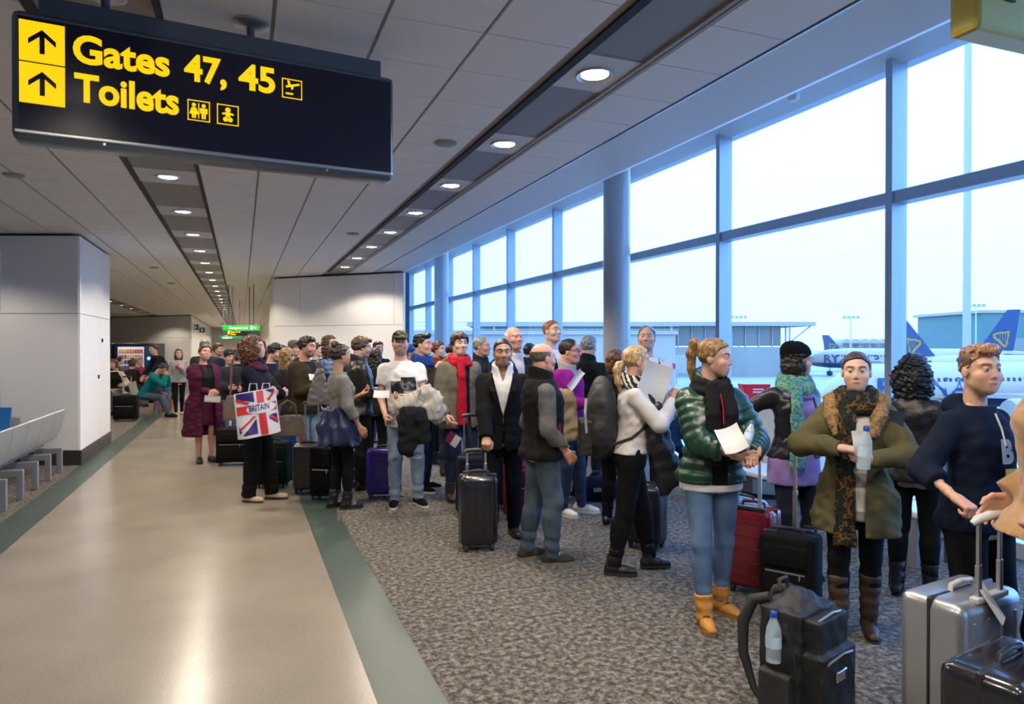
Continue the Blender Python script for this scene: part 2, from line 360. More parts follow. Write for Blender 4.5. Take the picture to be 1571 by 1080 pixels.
# ================================================================== OUTSIDE
GZ = -5.0
M_APRON = speckle('apron_concrete', [(.35, (.34, .34, .34, 1)), (.65, (.40, .40, .40, 1))], .12, .8)
o = MB().box(WX + 1.0, 900, -500, 900, GZ - .5, GZ).build('ground_apron', M_APRON); tag(o, 'pale concrete apron outside the windows', kind='structure')
M_FUSE = mat('aircraft_paint', (.48, .40, .33, 1), .3); n, b = nodes_of(M_FUSE)
t = n.nodes.new('ShaderNodeTexCoord'); sz = n.nodes.new('ShaderNodeSeparateXYZ'); n.links.new(t.outputs['Object'], sz.inputs[0])
mp = n.nodes.new('ShaderNodeMapRange'); mp.inputs[1].default_value = -2; mp.inputs[2].default_value = 2; n.links.new(sz.outputs['Z'], mp.inputs[0])
r = ramp(n, [(0, (.022, .058, .15, 1)), (.235, (.40, .23, .025, 1)), (.262, (.48, .40, .33, 1))], True); n.links.new(mp.outputs[0], r.inputs[0]); n.links.new(r.outputs[0], b.inputs['Base Color'])
M_NAVY = mat('livery_blue', (.022, .058, .15, 1), .35); M_YEL = mat('livery_yellow', (.46, .27, .03, 1), .4); M_WHT = mat('wing_grey', (.40, .34, .28, 1), .35)
M_DK = mat('window_dark', (.03, .05, .09, 1), .2)
def text_mesh(s, size, bold=0.0, ext=.004, font=None):
    cu = bpy.data.curves.new('txt', 'FONT'); cu.body = s; cu.size = size; cu.offset = bold; cu.extrude = ext; cu.resolution_u = 4
    ob = bpy.data.objects.new('txt', cu); COL.objects.link(ob); bpy.context.view_layer.update()
    me = bpy.data.meshes.new_from_object(ob.evaluated_get(bpy.context.evaluated_depsgraph_get()))
    bpy.data.objects.remove(ob); bpy.data.curves.remove(cu); me.materials.clear(); return me
def fin_poly(sc): return [(-.2*sc, 0), (3.6*sc, 0), (5.8*sc, -.35*sc), (2.3*sc, .55*sc), (-1.55*sc, 7.0*sc), (-3.3*sc, 7.0*sc), (-2.4*sc, .3*sc)]
def harp(parent, sc, side):
    """the yellow harp on the fin, drawn in the fin plane, on the face at y = side"""
    def strip(pts, w):
        m_ = MB(); s = 1 if side > 0 else -1
        for (x0, z0), (x1, z1) in zip(pts, pts[1:]):
            dx, dz = x1 - x0, z1 - z0; L = math.hypot(dx, dz); nx, nz = -dz/L*w, dx/L*w
            vs = [(x0 + nx, z0 + nz), (x1 + nx, z1 + nz), (x1 - nx, z1 - nz), (x0 - nx, z0 - nz)]
            m_.add([(x*sc, side + .02*s, z*sc) for x, z in vs] + [(x*sc, side - .02*s, z*sc) for x, z in vs], [(0,1,2,3),(7,6,5,4),(0,4,5,1),(1,5,6,2),(2,6,7,3),(3,7,4,0)])
        return m_
    frame = strip([(-1.5, 1.0), (-2.0, 3.7)], .1)
    for pts, w in (([(-2.0, 3.75), (-1.4, 3.45), (-.6, 3.5), (.1, 3.2)], .16), ([(.1, 3.3), (.35, 2.9), (.0, 2.4), (-.5, 2.0), (-.9, 1.4), (-1.5, .9)], .2)):
        q = strip(pts, w); frame.add(q.v, q.f)
    for k in range(4):
        q = strip([(-1.55 + k*.33 - .25*(1 - k/4), 1.25 + k*.33), (-1.72 + k*.36, 3.45)], .035); frame.add(q.v, q.f)
    frame.build('harp_emblem', M_YEL, parent)
def aircraft(u, d, head_right, label, z=0.0, sc=1.0, L=33.0, tail_at_u=True, text=True, yaw_off=0.0, fin=1.0):
    """a narrow-body jet; local +X is the nose, the fin root stands at the local origin"""
    p = at(u, d, GZ + 3.4*sc + z)
    base = -YAW if head_right else math.pi - YAW
    o = empty('airliner', p, base + yaw_off, label, 'aircraft', 'parked airliners')
    R = 1.9*sc
    pr = [(-4.5, .15, 1.2), (-3, .55, .95), (0, 1.2, .5), (4, 1.75, .12), (8, R/sc, 0), (24, R/sc, 0), (27, 1.75, -.08), (29, 1.35, -.3), (30.2, .8, -.55), (30.8, .15, -.75)]
    m_ = MB(); N = 20; k0 = 0
    for x, r_, zc in pr:
        for k in range(N):
            w = 2*math.pi*k/N; m_.v.append((x*sc, r_*sc*math.cos(w), zc*sc + r_*sc*math.sin(w)))
    for i in range(len(pr) - 1):
        for k in range(N): m_.f.append((i*N + k, (i+1)*N + k, (i+1)*N + (k+1) % N, i*N + (k+1) % N))
    m_.f.append(tuple(range(N))); m_.f.append(tuple(reversed(range((len(pr)-1)*N, len(pr)*N))))
    m_.build('fuselage', M_FUSE, o, sm=40)
    M_ = Matrix.Translation((0, 0, 1.35*sc)) @ Matrix.Rotation(math.pi/2, 4, 'X')
    fp = [(x, y*fin) for x, y in fin_poly(sc)]
    MB().prism(fp, -.16*sc, .16*sc, M_).build('tail_fin', M_NAVY, o)
    for sd in (.17*sc, -.17*sc):
        h = empty  # emblem on both faces
        e = MB(); harp(o, sc*.92, sd) if fin > .8 else harp(o, sc*.75, sd)
    for ob in [c for c in o.children if c.name.startswith('harp_emblem')]: ob.location = (0, 0, 1.35*sc)
    for s in (1, -1):
        MB().prism([(-3.6*sc, s*1*sc), (-1.2*sc, s*.6*sc), (-3.0*sc, s*6.2*sc), (-4.3*sc, s*6.2*sc)][::s], 1.0*sc, 1.15*sc).build('tailplane', M_WHT, o)
        MB().prism([(12*sc, s*1*sc), (19.5*sc, s*1*sc), (13.2*sc, s*9*sc), (9.6*sc, s*16.5*sc), (8.3*sc, s*16.5*sc)][::s], -.9*sc, -.55*sc).build('wing', M_WHT, o)
        MB().prism([(8.3*sc, -.7*sc), (9.6*sc, -.7*sc), (8.6*sc, 1.7*sc), (7.9*sc, 1.7*sc)], s*16.4*sc - .06, s*16.4*sc + .06, Matrix.Rotation(math.pi/2, 4, 'X') @ Matrix.Scale(1, 4)).build('winglet', M_NAVY, o)
        MB().lathe([(.55*sc, -1.6*sc), (.95*sc, 0), (1.0*sc, 1.4*sc), (.85*sc, 1.75*sc)], 18, Matrix.Translation((16.5*sc, s*4.9*sc, -1.75*sc)) @ Matrix.Rotation(math.pi/2, 4, 'Y')).build('engine', M_WHT, o, sm=40)
        for gx, gy in ((14.0, 2.6), (26.5, .0)):
            if gy == 0 and s < 0: continue
            MB().cyl((gx*sc, s*gy*sc, -1.2*sc), (gx*sc, s*gy*sc, -3.4*sc - z*.0), .14*sc, 8).build('gear_leg', M_STEEL, o)
            MB().cyl((gx*sc, s*gy*sc - .35*sc, -2.9*sc), (gx*sc, s*gy*sc + .35*sc, -2.9*sc), .5*sc, 14).build('wheel', M_SKIRT, o)
        wn = MB()
        for k in range(40):
            x = 4.5 + k*.52; rr = R + .012
            for a0 in (.28,):
                y_, z_ = rr*math.cos(a0), rr*math.sin(a0); wn.box(x*sc - .11*sc, x*sc + .11*sc, s*y_ - .02, s*y_ + .02, z_ - .15*sc, z_ + .15*sc)
        wq = wn.build('cabin_windows', M_DK, o); wq['kind'] = 'stuff'
        if text:
            me = text_mesh('RYANAIR', 2.1*sc, .05*sc, .02); xs_ = [v_.co.x for v_ in me.vertices]; w_ = max(xs_)
            for v_ in me.vertices:
                a = (v_.co.y - .95*sc)/R; q = R + .02 + v_.co.z
                lx = (v_.co.x - w_/2)*1.15
                v_.co = (22*sc - s*(-lx) if s < 0 else 22*sc - lx, s*q*math.cos(a + .1), q*math.sin(a + .1))
            tx = link('airline_lettering', me, M_NAVY, o)
    return o
aircraft(1765, 60, False, 'airliner nearest the window with large blue lettering, tail out of view', sc=1.0, yaw_off=.12)
aircraft(1408, 92, True, 'airliner whose blue tail with yellow harp leans left, behind the right mullion', z=.2, fin=.74)
aircraft(1528, 135, False, 'airliner whose blue tail with yellow harp rises tallest at the right', fin=1.0, sc=1.18, yaw_off=-.75)
aircraft(1280, 185, True, 'distant airliner with a small blue tail beside the beanie', fin=.72)

# buildings beyond the apron
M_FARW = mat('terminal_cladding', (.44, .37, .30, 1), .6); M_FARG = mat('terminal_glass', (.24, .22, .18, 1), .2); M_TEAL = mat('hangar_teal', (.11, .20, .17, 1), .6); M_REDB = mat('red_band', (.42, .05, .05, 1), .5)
def far_frame(name, u, d, label, cat='building', g=None):
    return empty(name, at(u, d, GZ), -YAW, label, cat, g)
o = far_frame('terminal_building', 1010, 150, 'distant glazed terminal with a wide cantilever roof')
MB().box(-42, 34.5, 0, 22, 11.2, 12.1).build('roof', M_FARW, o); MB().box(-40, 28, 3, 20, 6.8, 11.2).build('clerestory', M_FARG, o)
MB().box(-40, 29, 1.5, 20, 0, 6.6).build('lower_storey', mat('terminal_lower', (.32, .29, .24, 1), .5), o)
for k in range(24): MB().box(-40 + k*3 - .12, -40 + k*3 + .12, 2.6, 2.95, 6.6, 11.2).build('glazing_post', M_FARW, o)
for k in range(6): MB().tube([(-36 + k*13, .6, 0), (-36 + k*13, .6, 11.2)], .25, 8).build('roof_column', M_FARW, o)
MB().tube([(28, 1, 6.6), (34, 1, 11.4)], .16, 6).build('roof_strut', M_FARW, o)
o = far_frame('pier_building', 868, 100, 'white pier building with a red band, left of the middle mullion')
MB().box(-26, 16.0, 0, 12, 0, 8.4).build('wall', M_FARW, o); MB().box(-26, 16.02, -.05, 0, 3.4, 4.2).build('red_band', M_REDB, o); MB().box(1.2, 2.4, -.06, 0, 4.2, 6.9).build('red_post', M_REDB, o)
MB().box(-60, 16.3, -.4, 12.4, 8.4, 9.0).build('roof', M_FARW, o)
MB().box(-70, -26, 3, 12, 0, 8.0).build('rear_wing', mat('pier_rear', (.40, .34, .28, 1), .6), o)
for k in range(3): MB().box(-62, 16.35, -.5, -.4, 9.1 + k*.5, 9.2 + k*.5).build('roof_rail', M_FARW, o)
o = far_frame('advert_hoarding', 1056, 120, 'white hoarding with slanting grey stripes beyond the pier')
MB().box(-2.2, 4.2, 0, .3, 2.0, 5.2).build('board', mat('hoarding_white', (.46, .40, .33, 1), .5), o)
for k in range(5): MB().prism([(-1.9 + k*.5, 2.2), (-1.7 + k*.5, 2.2), (-1.2 + k*.5, 5.0), (-1.4 + k*.5, 5.0)], 0, .05, Matrix.Rotation(math.pi/2, 4, 'X')).build('stripe', M_STEEL, o)
for k in (-2, 4): MB().cyl((k, .15, 0), (k, .15, 2.0), .12, 8).build('post', M_STEEL, o)
o = far_frame('hangar', 1600, 190, 'teal hangar at the right edge of the airfield')
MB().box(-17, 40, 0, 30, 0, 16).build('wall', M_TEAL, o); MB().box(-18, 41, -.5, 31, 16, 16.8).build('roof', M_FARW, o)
for k in range(8): MB().box(-16 + k*7, -10.5 + k*7, -.2, 0, .5, 9).build('hangar_door', mat('hangar_door_grey', (.26, .25, .21, 1), .5), o)
o = far_frame('long_shed', 1420, 330, 'long low shed with an arched roof line far across the airfield')
MB().box(-40, 60, 0, 20, 0, 8.4).build('wall', mat('shed_wall', (.26, .23, .19, 1), .6), o)
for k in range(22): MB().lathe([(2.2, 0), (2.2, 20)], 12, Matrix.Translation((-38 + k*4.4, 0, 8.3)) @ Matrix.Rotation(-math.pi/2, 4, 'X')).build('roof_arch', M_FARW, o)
for (u_, d_, h_, w_, lb) in ((1133, 190, 14.5, .25, 'thin floodlight mast in front of the terminal'), (1305, 180, 14, .25, 'thin floodlight mast beside the distant tail'), (1497, 170, 16.5, .22, 'thin floodlight mast between the two large tails')):
    o = far_frame('floodlight_mast', u_, d_, lb, 'mast', 'floodlight masts'); MB().tube([(0, 0, 0), (0, 0, h_)], [w_, w_*.6], 8).build('pole', M_STEEL, o)
    MB().box(-2.2, 2.2, -.3, .3, h_, h_ + .25).build('crossbar', M_STEEL, o)
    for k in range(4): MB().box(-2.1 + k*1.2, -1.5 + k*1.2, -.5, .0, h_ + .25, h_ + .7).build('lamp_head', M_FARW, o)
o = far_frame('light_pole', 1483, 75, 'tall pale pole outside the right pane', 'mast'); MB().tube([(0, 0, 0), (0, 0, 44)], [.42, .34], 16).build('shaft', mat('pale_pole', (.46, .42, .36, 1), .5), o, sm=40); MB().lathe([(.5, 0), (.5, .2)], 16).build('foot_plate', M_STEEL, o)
M_VY = mat('vehicle_yellow', (.46, .36, .08, 1), .5)
for k, (u_, w_, lb) in enumerate(((1152, 9, 'yellow fuel tanker at the left of the parked trucks'), (1192, 8, 'yellow service truck in the middle of the parked trucks'), (1240, 9, 'yellow service truck at the right of the parked trucks'))):
    o = far_frame('airport_truck', u_, 250, lb, 'truck', 'yellow airport trucks')
    MB().box(-w_/2, w_/2 - 2.6, 0, 2.5, .9, 3.0).build('tank_body', M_VY, o, bevel=.3); MB().box(w_/2 - 2.4, w_/2, 0, 2.5, .7, 2.9).build('cab', M_VY if k != 1 else M_FARW, o, bevel=.25)
    MB().box(w_/2 - 1.2, w_/2 + .02, -.02, 2.4, 1.9, 2.6).build('cab_window', M_DK, o); MB().box(-w_/2, w_/2, .1, 2.4, .5, .9).build('chassis', M_SKIRT, o)
    for xk in (-w_/2 + 1.2, -w_/2 + 2.4, w_/2 - 1.2): MB().cyl((xk, -.02, .5), (xk, .4, .5), .5, 12).build('wheel', M_SKIRT, o)

# ================================================================== SIGNS AND FIXTURES
M_SIGNF = mat('sign_frame_grey', (.12, .15, .19, 1), .3, metal=.5); M_SIGNB = mat('sign_face_navy', (.010, .011, .030, 1), .22)
M_SY = mat('sign_lit_yellow', (.9, .6, .01, 1), .4, emit=((1, .62, .0, 1), .95)); M_SG = mat('sign_lit_green', (.01, .35, .05, 1), .4, emit=((.0, .62, .04, 1), .75)); M_SW = mat('sign_lit_white', (.8, .9, .8, 1), .4, emit=((.8, 1, .8, 1), .8))
SL, SR = Vector((-.872, 3.35, 0)), Vector((.735, 3.505, 0)); SW_ = (SR - SL).length
sg = empty('hanging_sign', (SL.x, SL.y, 2.475), math.atan2(SR.y - SL.y, SR.x - SL.x), 'large dark blue hanging sign with yellow lettering for gates and toilets', 'sign')
HS = .53
MB().box(0, SW_, 0, .15, 0, HS).build('housing', M_SIGNF, sg, bevel=.03, seg=3, sm=30)
MB().box(.028, SW_ - .02, -.004, .01, .038, HS - .03).build('face', M_SIGNB, sg)
MB().box(.012, SW_ - .012, -.008, .0, .022, .038).build('lower_bead', M_STEEL, sg, bevel=.004)
MB().box(.012, SW_ - .012, -.008, .0, HS - .03, HS - .018).build('upper_bead', M_SIGNF, sg, bevel=.004)
MB().box(.09, SW_ - .06, .04, .12, HS, HS + .085).build('hanger_beam', M_SIGNF, sg)
for x_ in (.33, .93):
    MB().cyl((x_, .08, HS + .08), (x_, .08, CEIL - 2.475 + .005), .018, 12).build('hanger_rod', M_SIGNF, sg, sm=40)
    MB().lathe([(.085, 0), (.085, -.012), (.05, -.03)], 20, Matrix.Translation((x_, .08, CEIL - 2.475))).build('ceiling_plate', M_STEEL, sg, sm=40)
for x_ in (.33, 1.27): MB().cyl((x_, -.012, .012), (x_, .0, .012), .006, 10).build('screw', M_STEEL, sg)
Y0 = -.0055
def su(u):
    """distance along the sign of the image column u"""
    dr = F_IMG + R_IMG*((u - CU)/FPX); t_ = (SR - SL)/SW_
    return (SL.x*dr.y - SL.y*dr.x)/(t_.y*dr.x - t_.x*dr.y)
def sign_poly(name, polys, mt, par=sg, y=Y0):
    m_ = MB(); Mx = Matrix.Rotation(math.pi/2, 4, 'X')
    for p_ in polys: m_.prism(p_, -y, -y + .0015, Mx)
    return m_.build(name, mt, par)
TOP = HS - .045
for k, lb in ((0, 'arrow_square'), (1, 'arrow_square')):
    z1 = TOP - k*.172; z0 = z1 - .166; a0 = su(32); a1 = su(102)
    q = sign_poly('arrow_square', [[(a0, z0), (a1, z0), (a1, z1), (a0, z1)]], M_SY)
    c = (a0 + a1)/2; t_ = z1 - .032; bt = z0 + .035
    sign_poly('arrow', [[(c - .009, bt), (c + .009, bt), (c + .009, t_ - .01), (c - .009, t_ - .01)], [(c, t_), (c + .048, t_ - .042), (c + .048, t_ - .064), (c, t_ - .022)], [(c, t_), (c, t_ - .022), (c - .048, t_ - .064), (c - .048, t_ - .042)]], M_SIGNB, q, Y0 - .002)
def sign_text(s, x, z, size, bold, sxs=1.0, par=sg, mt=M_SY, y=Y0):
    me = text_mesh(s, size, bold, .001)
    for v_ in me.vertices: v_.co = (x + v_.co.x*sxs, y - v_.co.z, z + v_.co.y)
    return link('lettering', me, mt, par)
def fit_text(s_, u0, u1, z, cap):
    me = text_mesh(s_, 1.0, .032, .0); xs_ = [v_.co.x for v_ in me.vertices]; ys_ = [v_.co.y for v_ in me.vertices if True]
    x0, x1 = min(xs_), max(xs_); a, b_ = su(u0), su(u1); k = (b_ - a)/(x1 - x0); ky = cap/.75
    for v_ in me.vertices: v_.co = (a + (v_.co.x - x0)*k, Y0 - .0005, z + v_.co.y*ky)
    return link('lettering', me, M_SY, sg)
LZ1, LZ2 = TOP - .137, TOP - .30
for s_, u0, u1, z_ in (('Gates', 114, 262, LZ1), ('47,', 284, 349, LZ1), ('45', 367, 423, LZ1), ('Toilets', 116, 276, LZ2)): fit_text(s_, u0, u1, z_, .122)
def icon_frame(x0, z0, s_):
    w = .004; x1, z1 = x0 + s_, z0 + s_
    return [[(x0, z0), (x1, z0), (x1, z0 + w), (x0, z0 + w)], [(x0, z1 - w), (x1, z1 - w), (x1, z1), (x0, z1)], [(x0, z0), (x0 + w, z0), (x0 + w, z1), (x0, z1)], [(x1 - w, z0), (x1, z0), (x1, z1), (x1 - w, z1)]]
def circ(x, z, r_, n_=12): return [(x + r_*math.cos(2*math.pi*k/n_), z + r_*math.sin(2*math.pi*k/n_)) for k in range(n_)]
bx0 = su(433.5); bz = TOP - .150; S_ = su(464) - su(433.5)
KI = S_/.11
def icon(x, z, ps): return [[(x + px*KI, z + pz*KI) for px, pz in p_] for p_ in ps]
sign_poly('departure_icon', icon_frame(bx0, bz, S_) + icon(bx0, bz, [[(.022, .058), (.098, .082), (.094, .092), (.02, .07)], [(.035, .07), (.05, .07), (.04, .1), (.028, .1)], [(.05, .075), (.066, .08), (.06, .055), (.05, .05)], [(.02, .022), (.06, .022), (.06, .032), (.02, .032)]]), M_SY)
def pict(x, z, s_, skirt):
    body = [(x - .022*s_, z), (x - .006*s_, z), (x - .006*s_, z - 0), (x + .006*s_, z), (x + .022*s_, z)]
    return [circ(x, z + .074*s_, .011*s_), ([(x - .012*s_, z + .06*s_), (x + .012*s_, z + .06*s_), (x + .024*s_, z + .022*s_), (x - .024*s_, z + .022*s_)] if skirt else [(x - .02*s_, z + .06*s_), (x + .02*s_, z + .06*s_), (x + .02*s_, z + .03*s_), (x - .02*s_, z + .03*s_)]),
            [(x - .011*s_, z), (x - .001*s_, z), (x - .001*s_, z + .035*s_), (x - .011*s_, z + .035*s_)], [(x + .001*s_, z), (x + .011*s_, z), (x + .011*s_, z + .035*s_), (x + .001*s_, z + .035*s_)]]
tx = su(289); tz = TOP - .318
sign_poly('toilets_icon', icon_frame(tx, tz, S_) + icon(tx, tz, pict(.031, .014, .95, True) + pict(.079, .014, .95, False) + [[(.052, .014), (.057, .014), (.057, .095), (.052, .095)]]), M_SY)
tx2 = su(334)
sign_poly('baby_icon', icon_frame(tx2, tz, S_) + icon(tx2, tz, [circ(.055, .082, .014), [(.044, .044), (.066, .044), (.068, .068), (.042, .068)], [(.024, .062), (.045, .069), (.045, .058), (.028, .054)], [(.086, .062), (.082, .054), (.065, .058), (.065, .069)], circ(.043, .03, .013), circ(.067, .03, .013)]), M_SY)

# yellow sign cut by the top right corner
q = at(1498, 2.6, 2.83); M_YS = mat('yellow_sign_face', (.62, .50, .09, 1), .4)
o = empty('yellow_hanging_sign', q, -.02, 'yellow hanging sign cut off at the top right', 'sign')
MB().box(0, 1.5, 0, .12, 0, .5).build('housing', M_YS, o, bevel=.02); MB().prism([(.14, .125), (.20, .125), (.185, .20), (.20, .34), (.155, .34), (.155, .20)], 0.003, .006, Matrix.Rotation(math.pi/2, 4, 'X')).build('figure_mark', M_SIGNB, o)
for x_ in (.3, 1.2): MB().cyl((x_, .06, .5), (x_, .06, .9 if x_ > .2 else .6), .016, 10).build('hanger_rod', M_SIGNF, o)

# the far green and yellow signs over the corridor
def far_sign(u0, u1, v0, v1, d, label, mt, frame, name):
    a, b_ = at(u0, d, v=v1), at(u1, d, v=v0); w = (u1 - u0)/FPX*d; h = b_.z - a.z
    o = empty(name, a, -YAW, label, 'sign', 'signs over the far corridor')
    MB().box(0, w, 0, .14, 0, h).build('housing', frame, o, bevel=.02); MB().box(.02, w - .02, -.006, 0, .015, h - .015).build('face', mt, o)
    for x_ in (w*.15, w*.85): MB().cyl((x_, .07, h), (x_, .07, CEIL - a.z), .012, 8).build('hanger_rod', M_SIGNF, o)
    return o, w, h
o, w_, h_ = far_sign(341, 396, 499, 507, 17.0, 'lit green emergency exit sign with a white arrow', M_SG, M_SG, 'exit_sign')
sign_text('Emergency exit', w_*.19, h_*.28, h_*.75, .002, .78, o, M_SW, -.008)
sign_poly('running_figure', [[(w_*.79, h_*.15), (w_*.85, h_*.15), (w_*.85, h_*.85), (w_*.79, h_*.85)]], M_SW, o, -.008); sign_poly('exit_arrow', [[(w_*.87, h_*.42), (w_*.93, h_*.42), (w_*.93, h_*.58), (w_*.87, h_*.58)], [(w_*.93, h_*.2), (w_*.97, h_*.5), (w_*.93, h_*.8)]], M_SW, o, -.008)
o, w_, h_ = far_sign(349, 387, 507.3, 515.5, 17.6, 'dark gate sign with yellow lettering under the exit sign', M_SIGNB, M_SIGNF, 'gate_sign')
sign_poly('arrow_square', [[(0.01, h_*.3), (w_*.1, h_*.3), (w_*.1, h_*.95), (.01, h_*.95)]], M_SY, o, -.008); sign_text('Gates 47, 45', w_*.13, h_*.62, h_*.4, .002, .9, o, M_SY, -.008); sign_text('Toilets', w_*.13, h_*.2, h_*.4, .002, .9, o, M_SY, -.008)
o, w_, h_ = far_sign(336, 372, 515.5, 520.5, 22.7, 'dimmer green exit sign further down the corridor', mat('sign_green_dim', (.02, .22, .08, 1), .4, emit=((.02, .4, .1, 1), .35)), M_SIGNF, 'exit_sign')
sign_text('Emergency exit', w_*.15, h_*.25, h_*.7, .002, .7, o, M_SW, -.008)
for u_, v_, lb in ((300, 502, 'first navy toilet sign projecting from the far corridor wall'), (310, 506, 'second navy toilet sign projecting from the far corridor wall')):
    dd = 35.0 if u_ == 300 else 38.0
    q = at(u_, dd, v=v_ + 4); o = empty('projecting_sign', q, -.05, lb, 'sign', 'navy projecting signs'); MB().box(-.14, .14, 0, .05, 0, .28).build('board', mat('sign_navy', (.02, .05, .12, 1), .4), o)
    sign_poly('figure', [circ(0, .21, .03), [(-.04, .06), (.04, .06), (.04, .17), (-.04, .17)]], M_WHITEP, o, -.002); MB().box(-.24, -.14, .01, .04, .1, .18).build('bracket', M_STEEL, o)

# metal bench on the left, seen from behind
M_BENCH = mat('bench_perforated_steel', (.42, .45, .47, 1), .35, metal=.6, bump=(260, .2)); M_BLUESEAT = mat('seat_blue', (.02, .16, .48, 1), .45); M_BEAM = mat('bench_beam_grey', (.30, .31, .33, 1), .4, metal=.5)
def bench(loc, rz, n_, label, seatm, group=None, w=.56):
    o = empty('bench', loc, rz, label, 'bench', group)      # seats in a row along +Y, sitters face -X
    L = n_*w
    for k in range(n_):
        y0 = k*w + .006; y1 = (k + 1)*w - .006; N = 8
        pr = [(.10, .80), (.085, .70), (.05, .56), (.0, .44), (-.06, .405), (-.25, .40), (-.44, .425), (-.47, .41)]
        for part, a, b_ in (('backrest', 0, 4), ('seat', 3, 8)):
            seg = pr[a:b_]; m_ = MB(); Mx = []
            for x, z in seg: m_.v += [(x, y0, z), (x, y1, z), (x + .014, y0, z - .012), (x + .014, y1, z - .012)]
            for i in range(len(seg) - 1):
                q = i*4; m_.f += [(q, q+1, q+5, q+4), (q+2, q+6, q+7, q+3), (q, q+4, q+6, q+2), (q+1, q+3, q+7, q+5)]
            q = (len(seg)-1)*4; m_.f += [(0, 2, 3, 1), (q, q+1, q+3, q+2)]
            m_.build(part, seatm, o, sm=40)
    MB().box(-.20, -.12, .05, L - .05, .32, .38).build('beam', M_BEAM, o, bevel=.008)
    y = w*.5
    while y < L:
        MB().box(-.18, .13, y - .03, y + .03, .25, .32).build('arm_bracket', M_BEAM, o, bevel=.006); MB().box(.07, .13, y - .03, y + .03, 0, .26).build('leg', M_BEAM, o, bevel=.006); MB().box(-.45, -.39, y - .03, y + .03, 0, .38).build('leg', M_BEAM, o, bevel=.006); y += w
    return o
bench((-2.28, 5.0, 0), 0, 10, 'long steel bench back along the left floor strip', M_BENCH)
bench((-2.93, 11.0, 0), math.pi/2 - .37, 1, 'blue seat row at the left edge facing the steel bench', M_BLUESEAT)
bench((-2.27, 18.7, 0), math.pi, 2, 'grey seat row under the man in the teal hoodie', M_BEAM, 'seat rows past the wall block')
bench((-3.05, 23.6, 0), math.pi, 6, 'grey seat row in front of the vending machines', M_BEAM, 'seat rows past the wall block')
# low white seats under the windows
M_SEATW = mat('seat_pale_grey', (.62, .66, .70, 1), .35); 
def window_seats(y0, n_, label, x=4.78):
    o = empty('seat_bench', (x, y0, 0), 0, label, 'bench', 'low benches by the windows')
    for k in range(n_): MB().box(-.24, .24, k*.62 + .01, (k+1)*.62 - .01, .37, .42).build('seat_pad', M_SEATW, o, bevel=.015)
    MB().box(-.05, .05, .05, n_*.62 - .05, .31, .37).build('beam', M_BEAM, o)
    for yk in (.35, n_*.62 - .35):
        for xk in (-.19, .19): MB().box(xk - .035, xk + .035, yk - .035, yk + .035, 0, .38).build('leg', M_BEAM, o, bevel=.005)
    return o
window_seats(3.22, 5, 'pale low bench behind the black jacket woman'); window_seats(8.2, 5, 'pale low bench behind the woman in the green puffer jacket', 4.95)
# cream rounded desk with a red box on it
M_CREAM = mat('desk_cream', (.62, .58, .47, 1), .45)
q = at(1195, 7.75, 0); o = empty('gate_desk', q, -.10, 'cream rounded gate desk between the green jacket and the beanie', 'desk')
def dprof(off): return [(-.62 - off, .5), (-.62 - off, -.05), (-.55 - off, -.3), (-.3, -.48 - off), (.2, -.52 - off), (.62 + off, -.42 - off), (.66 + off, .5)]
MB().prism(dprof(0), .05, .98).build('desk_body', M_CREAM, o, sm=30); MB().prism(dprof(.03), .98, 1.02).build('desk_top', M_CREAM, o, bevel=.008); MB().prism(dprof(-.02), 0, .05).build('plinth', M_SKIRT, o)
for k in (-.2, .25): MB().box(k - .003, k + .003, -.525, -.49, .07, .96).build('panel_joint', M_JOINT, o)
M_REDP = mat('red_plastic', (.70, .015, .025, 1), .3)
q = at(1157, 7.6, 1.02); o = empty('red_box', q, -.3, 'bright red box with white lettering standing on the cream desk', 'box')
MB().prism([(-.12, 0), (.12, 0), (.16, .19), (-.16, .19)], -.08, .08, Matrix.Rotation(math.pi/2, 4, 'X')).build('box_body', M_REDP, o, bevel=.01); sign_poly('white_print', [[(-.05, .125), (.07, .125), (.07, .14), (-.05, .14)], [(-.05, .095), (.06, .095), (.06, .11), (-.05, .11)]], M_WHITEP, o, -.083)

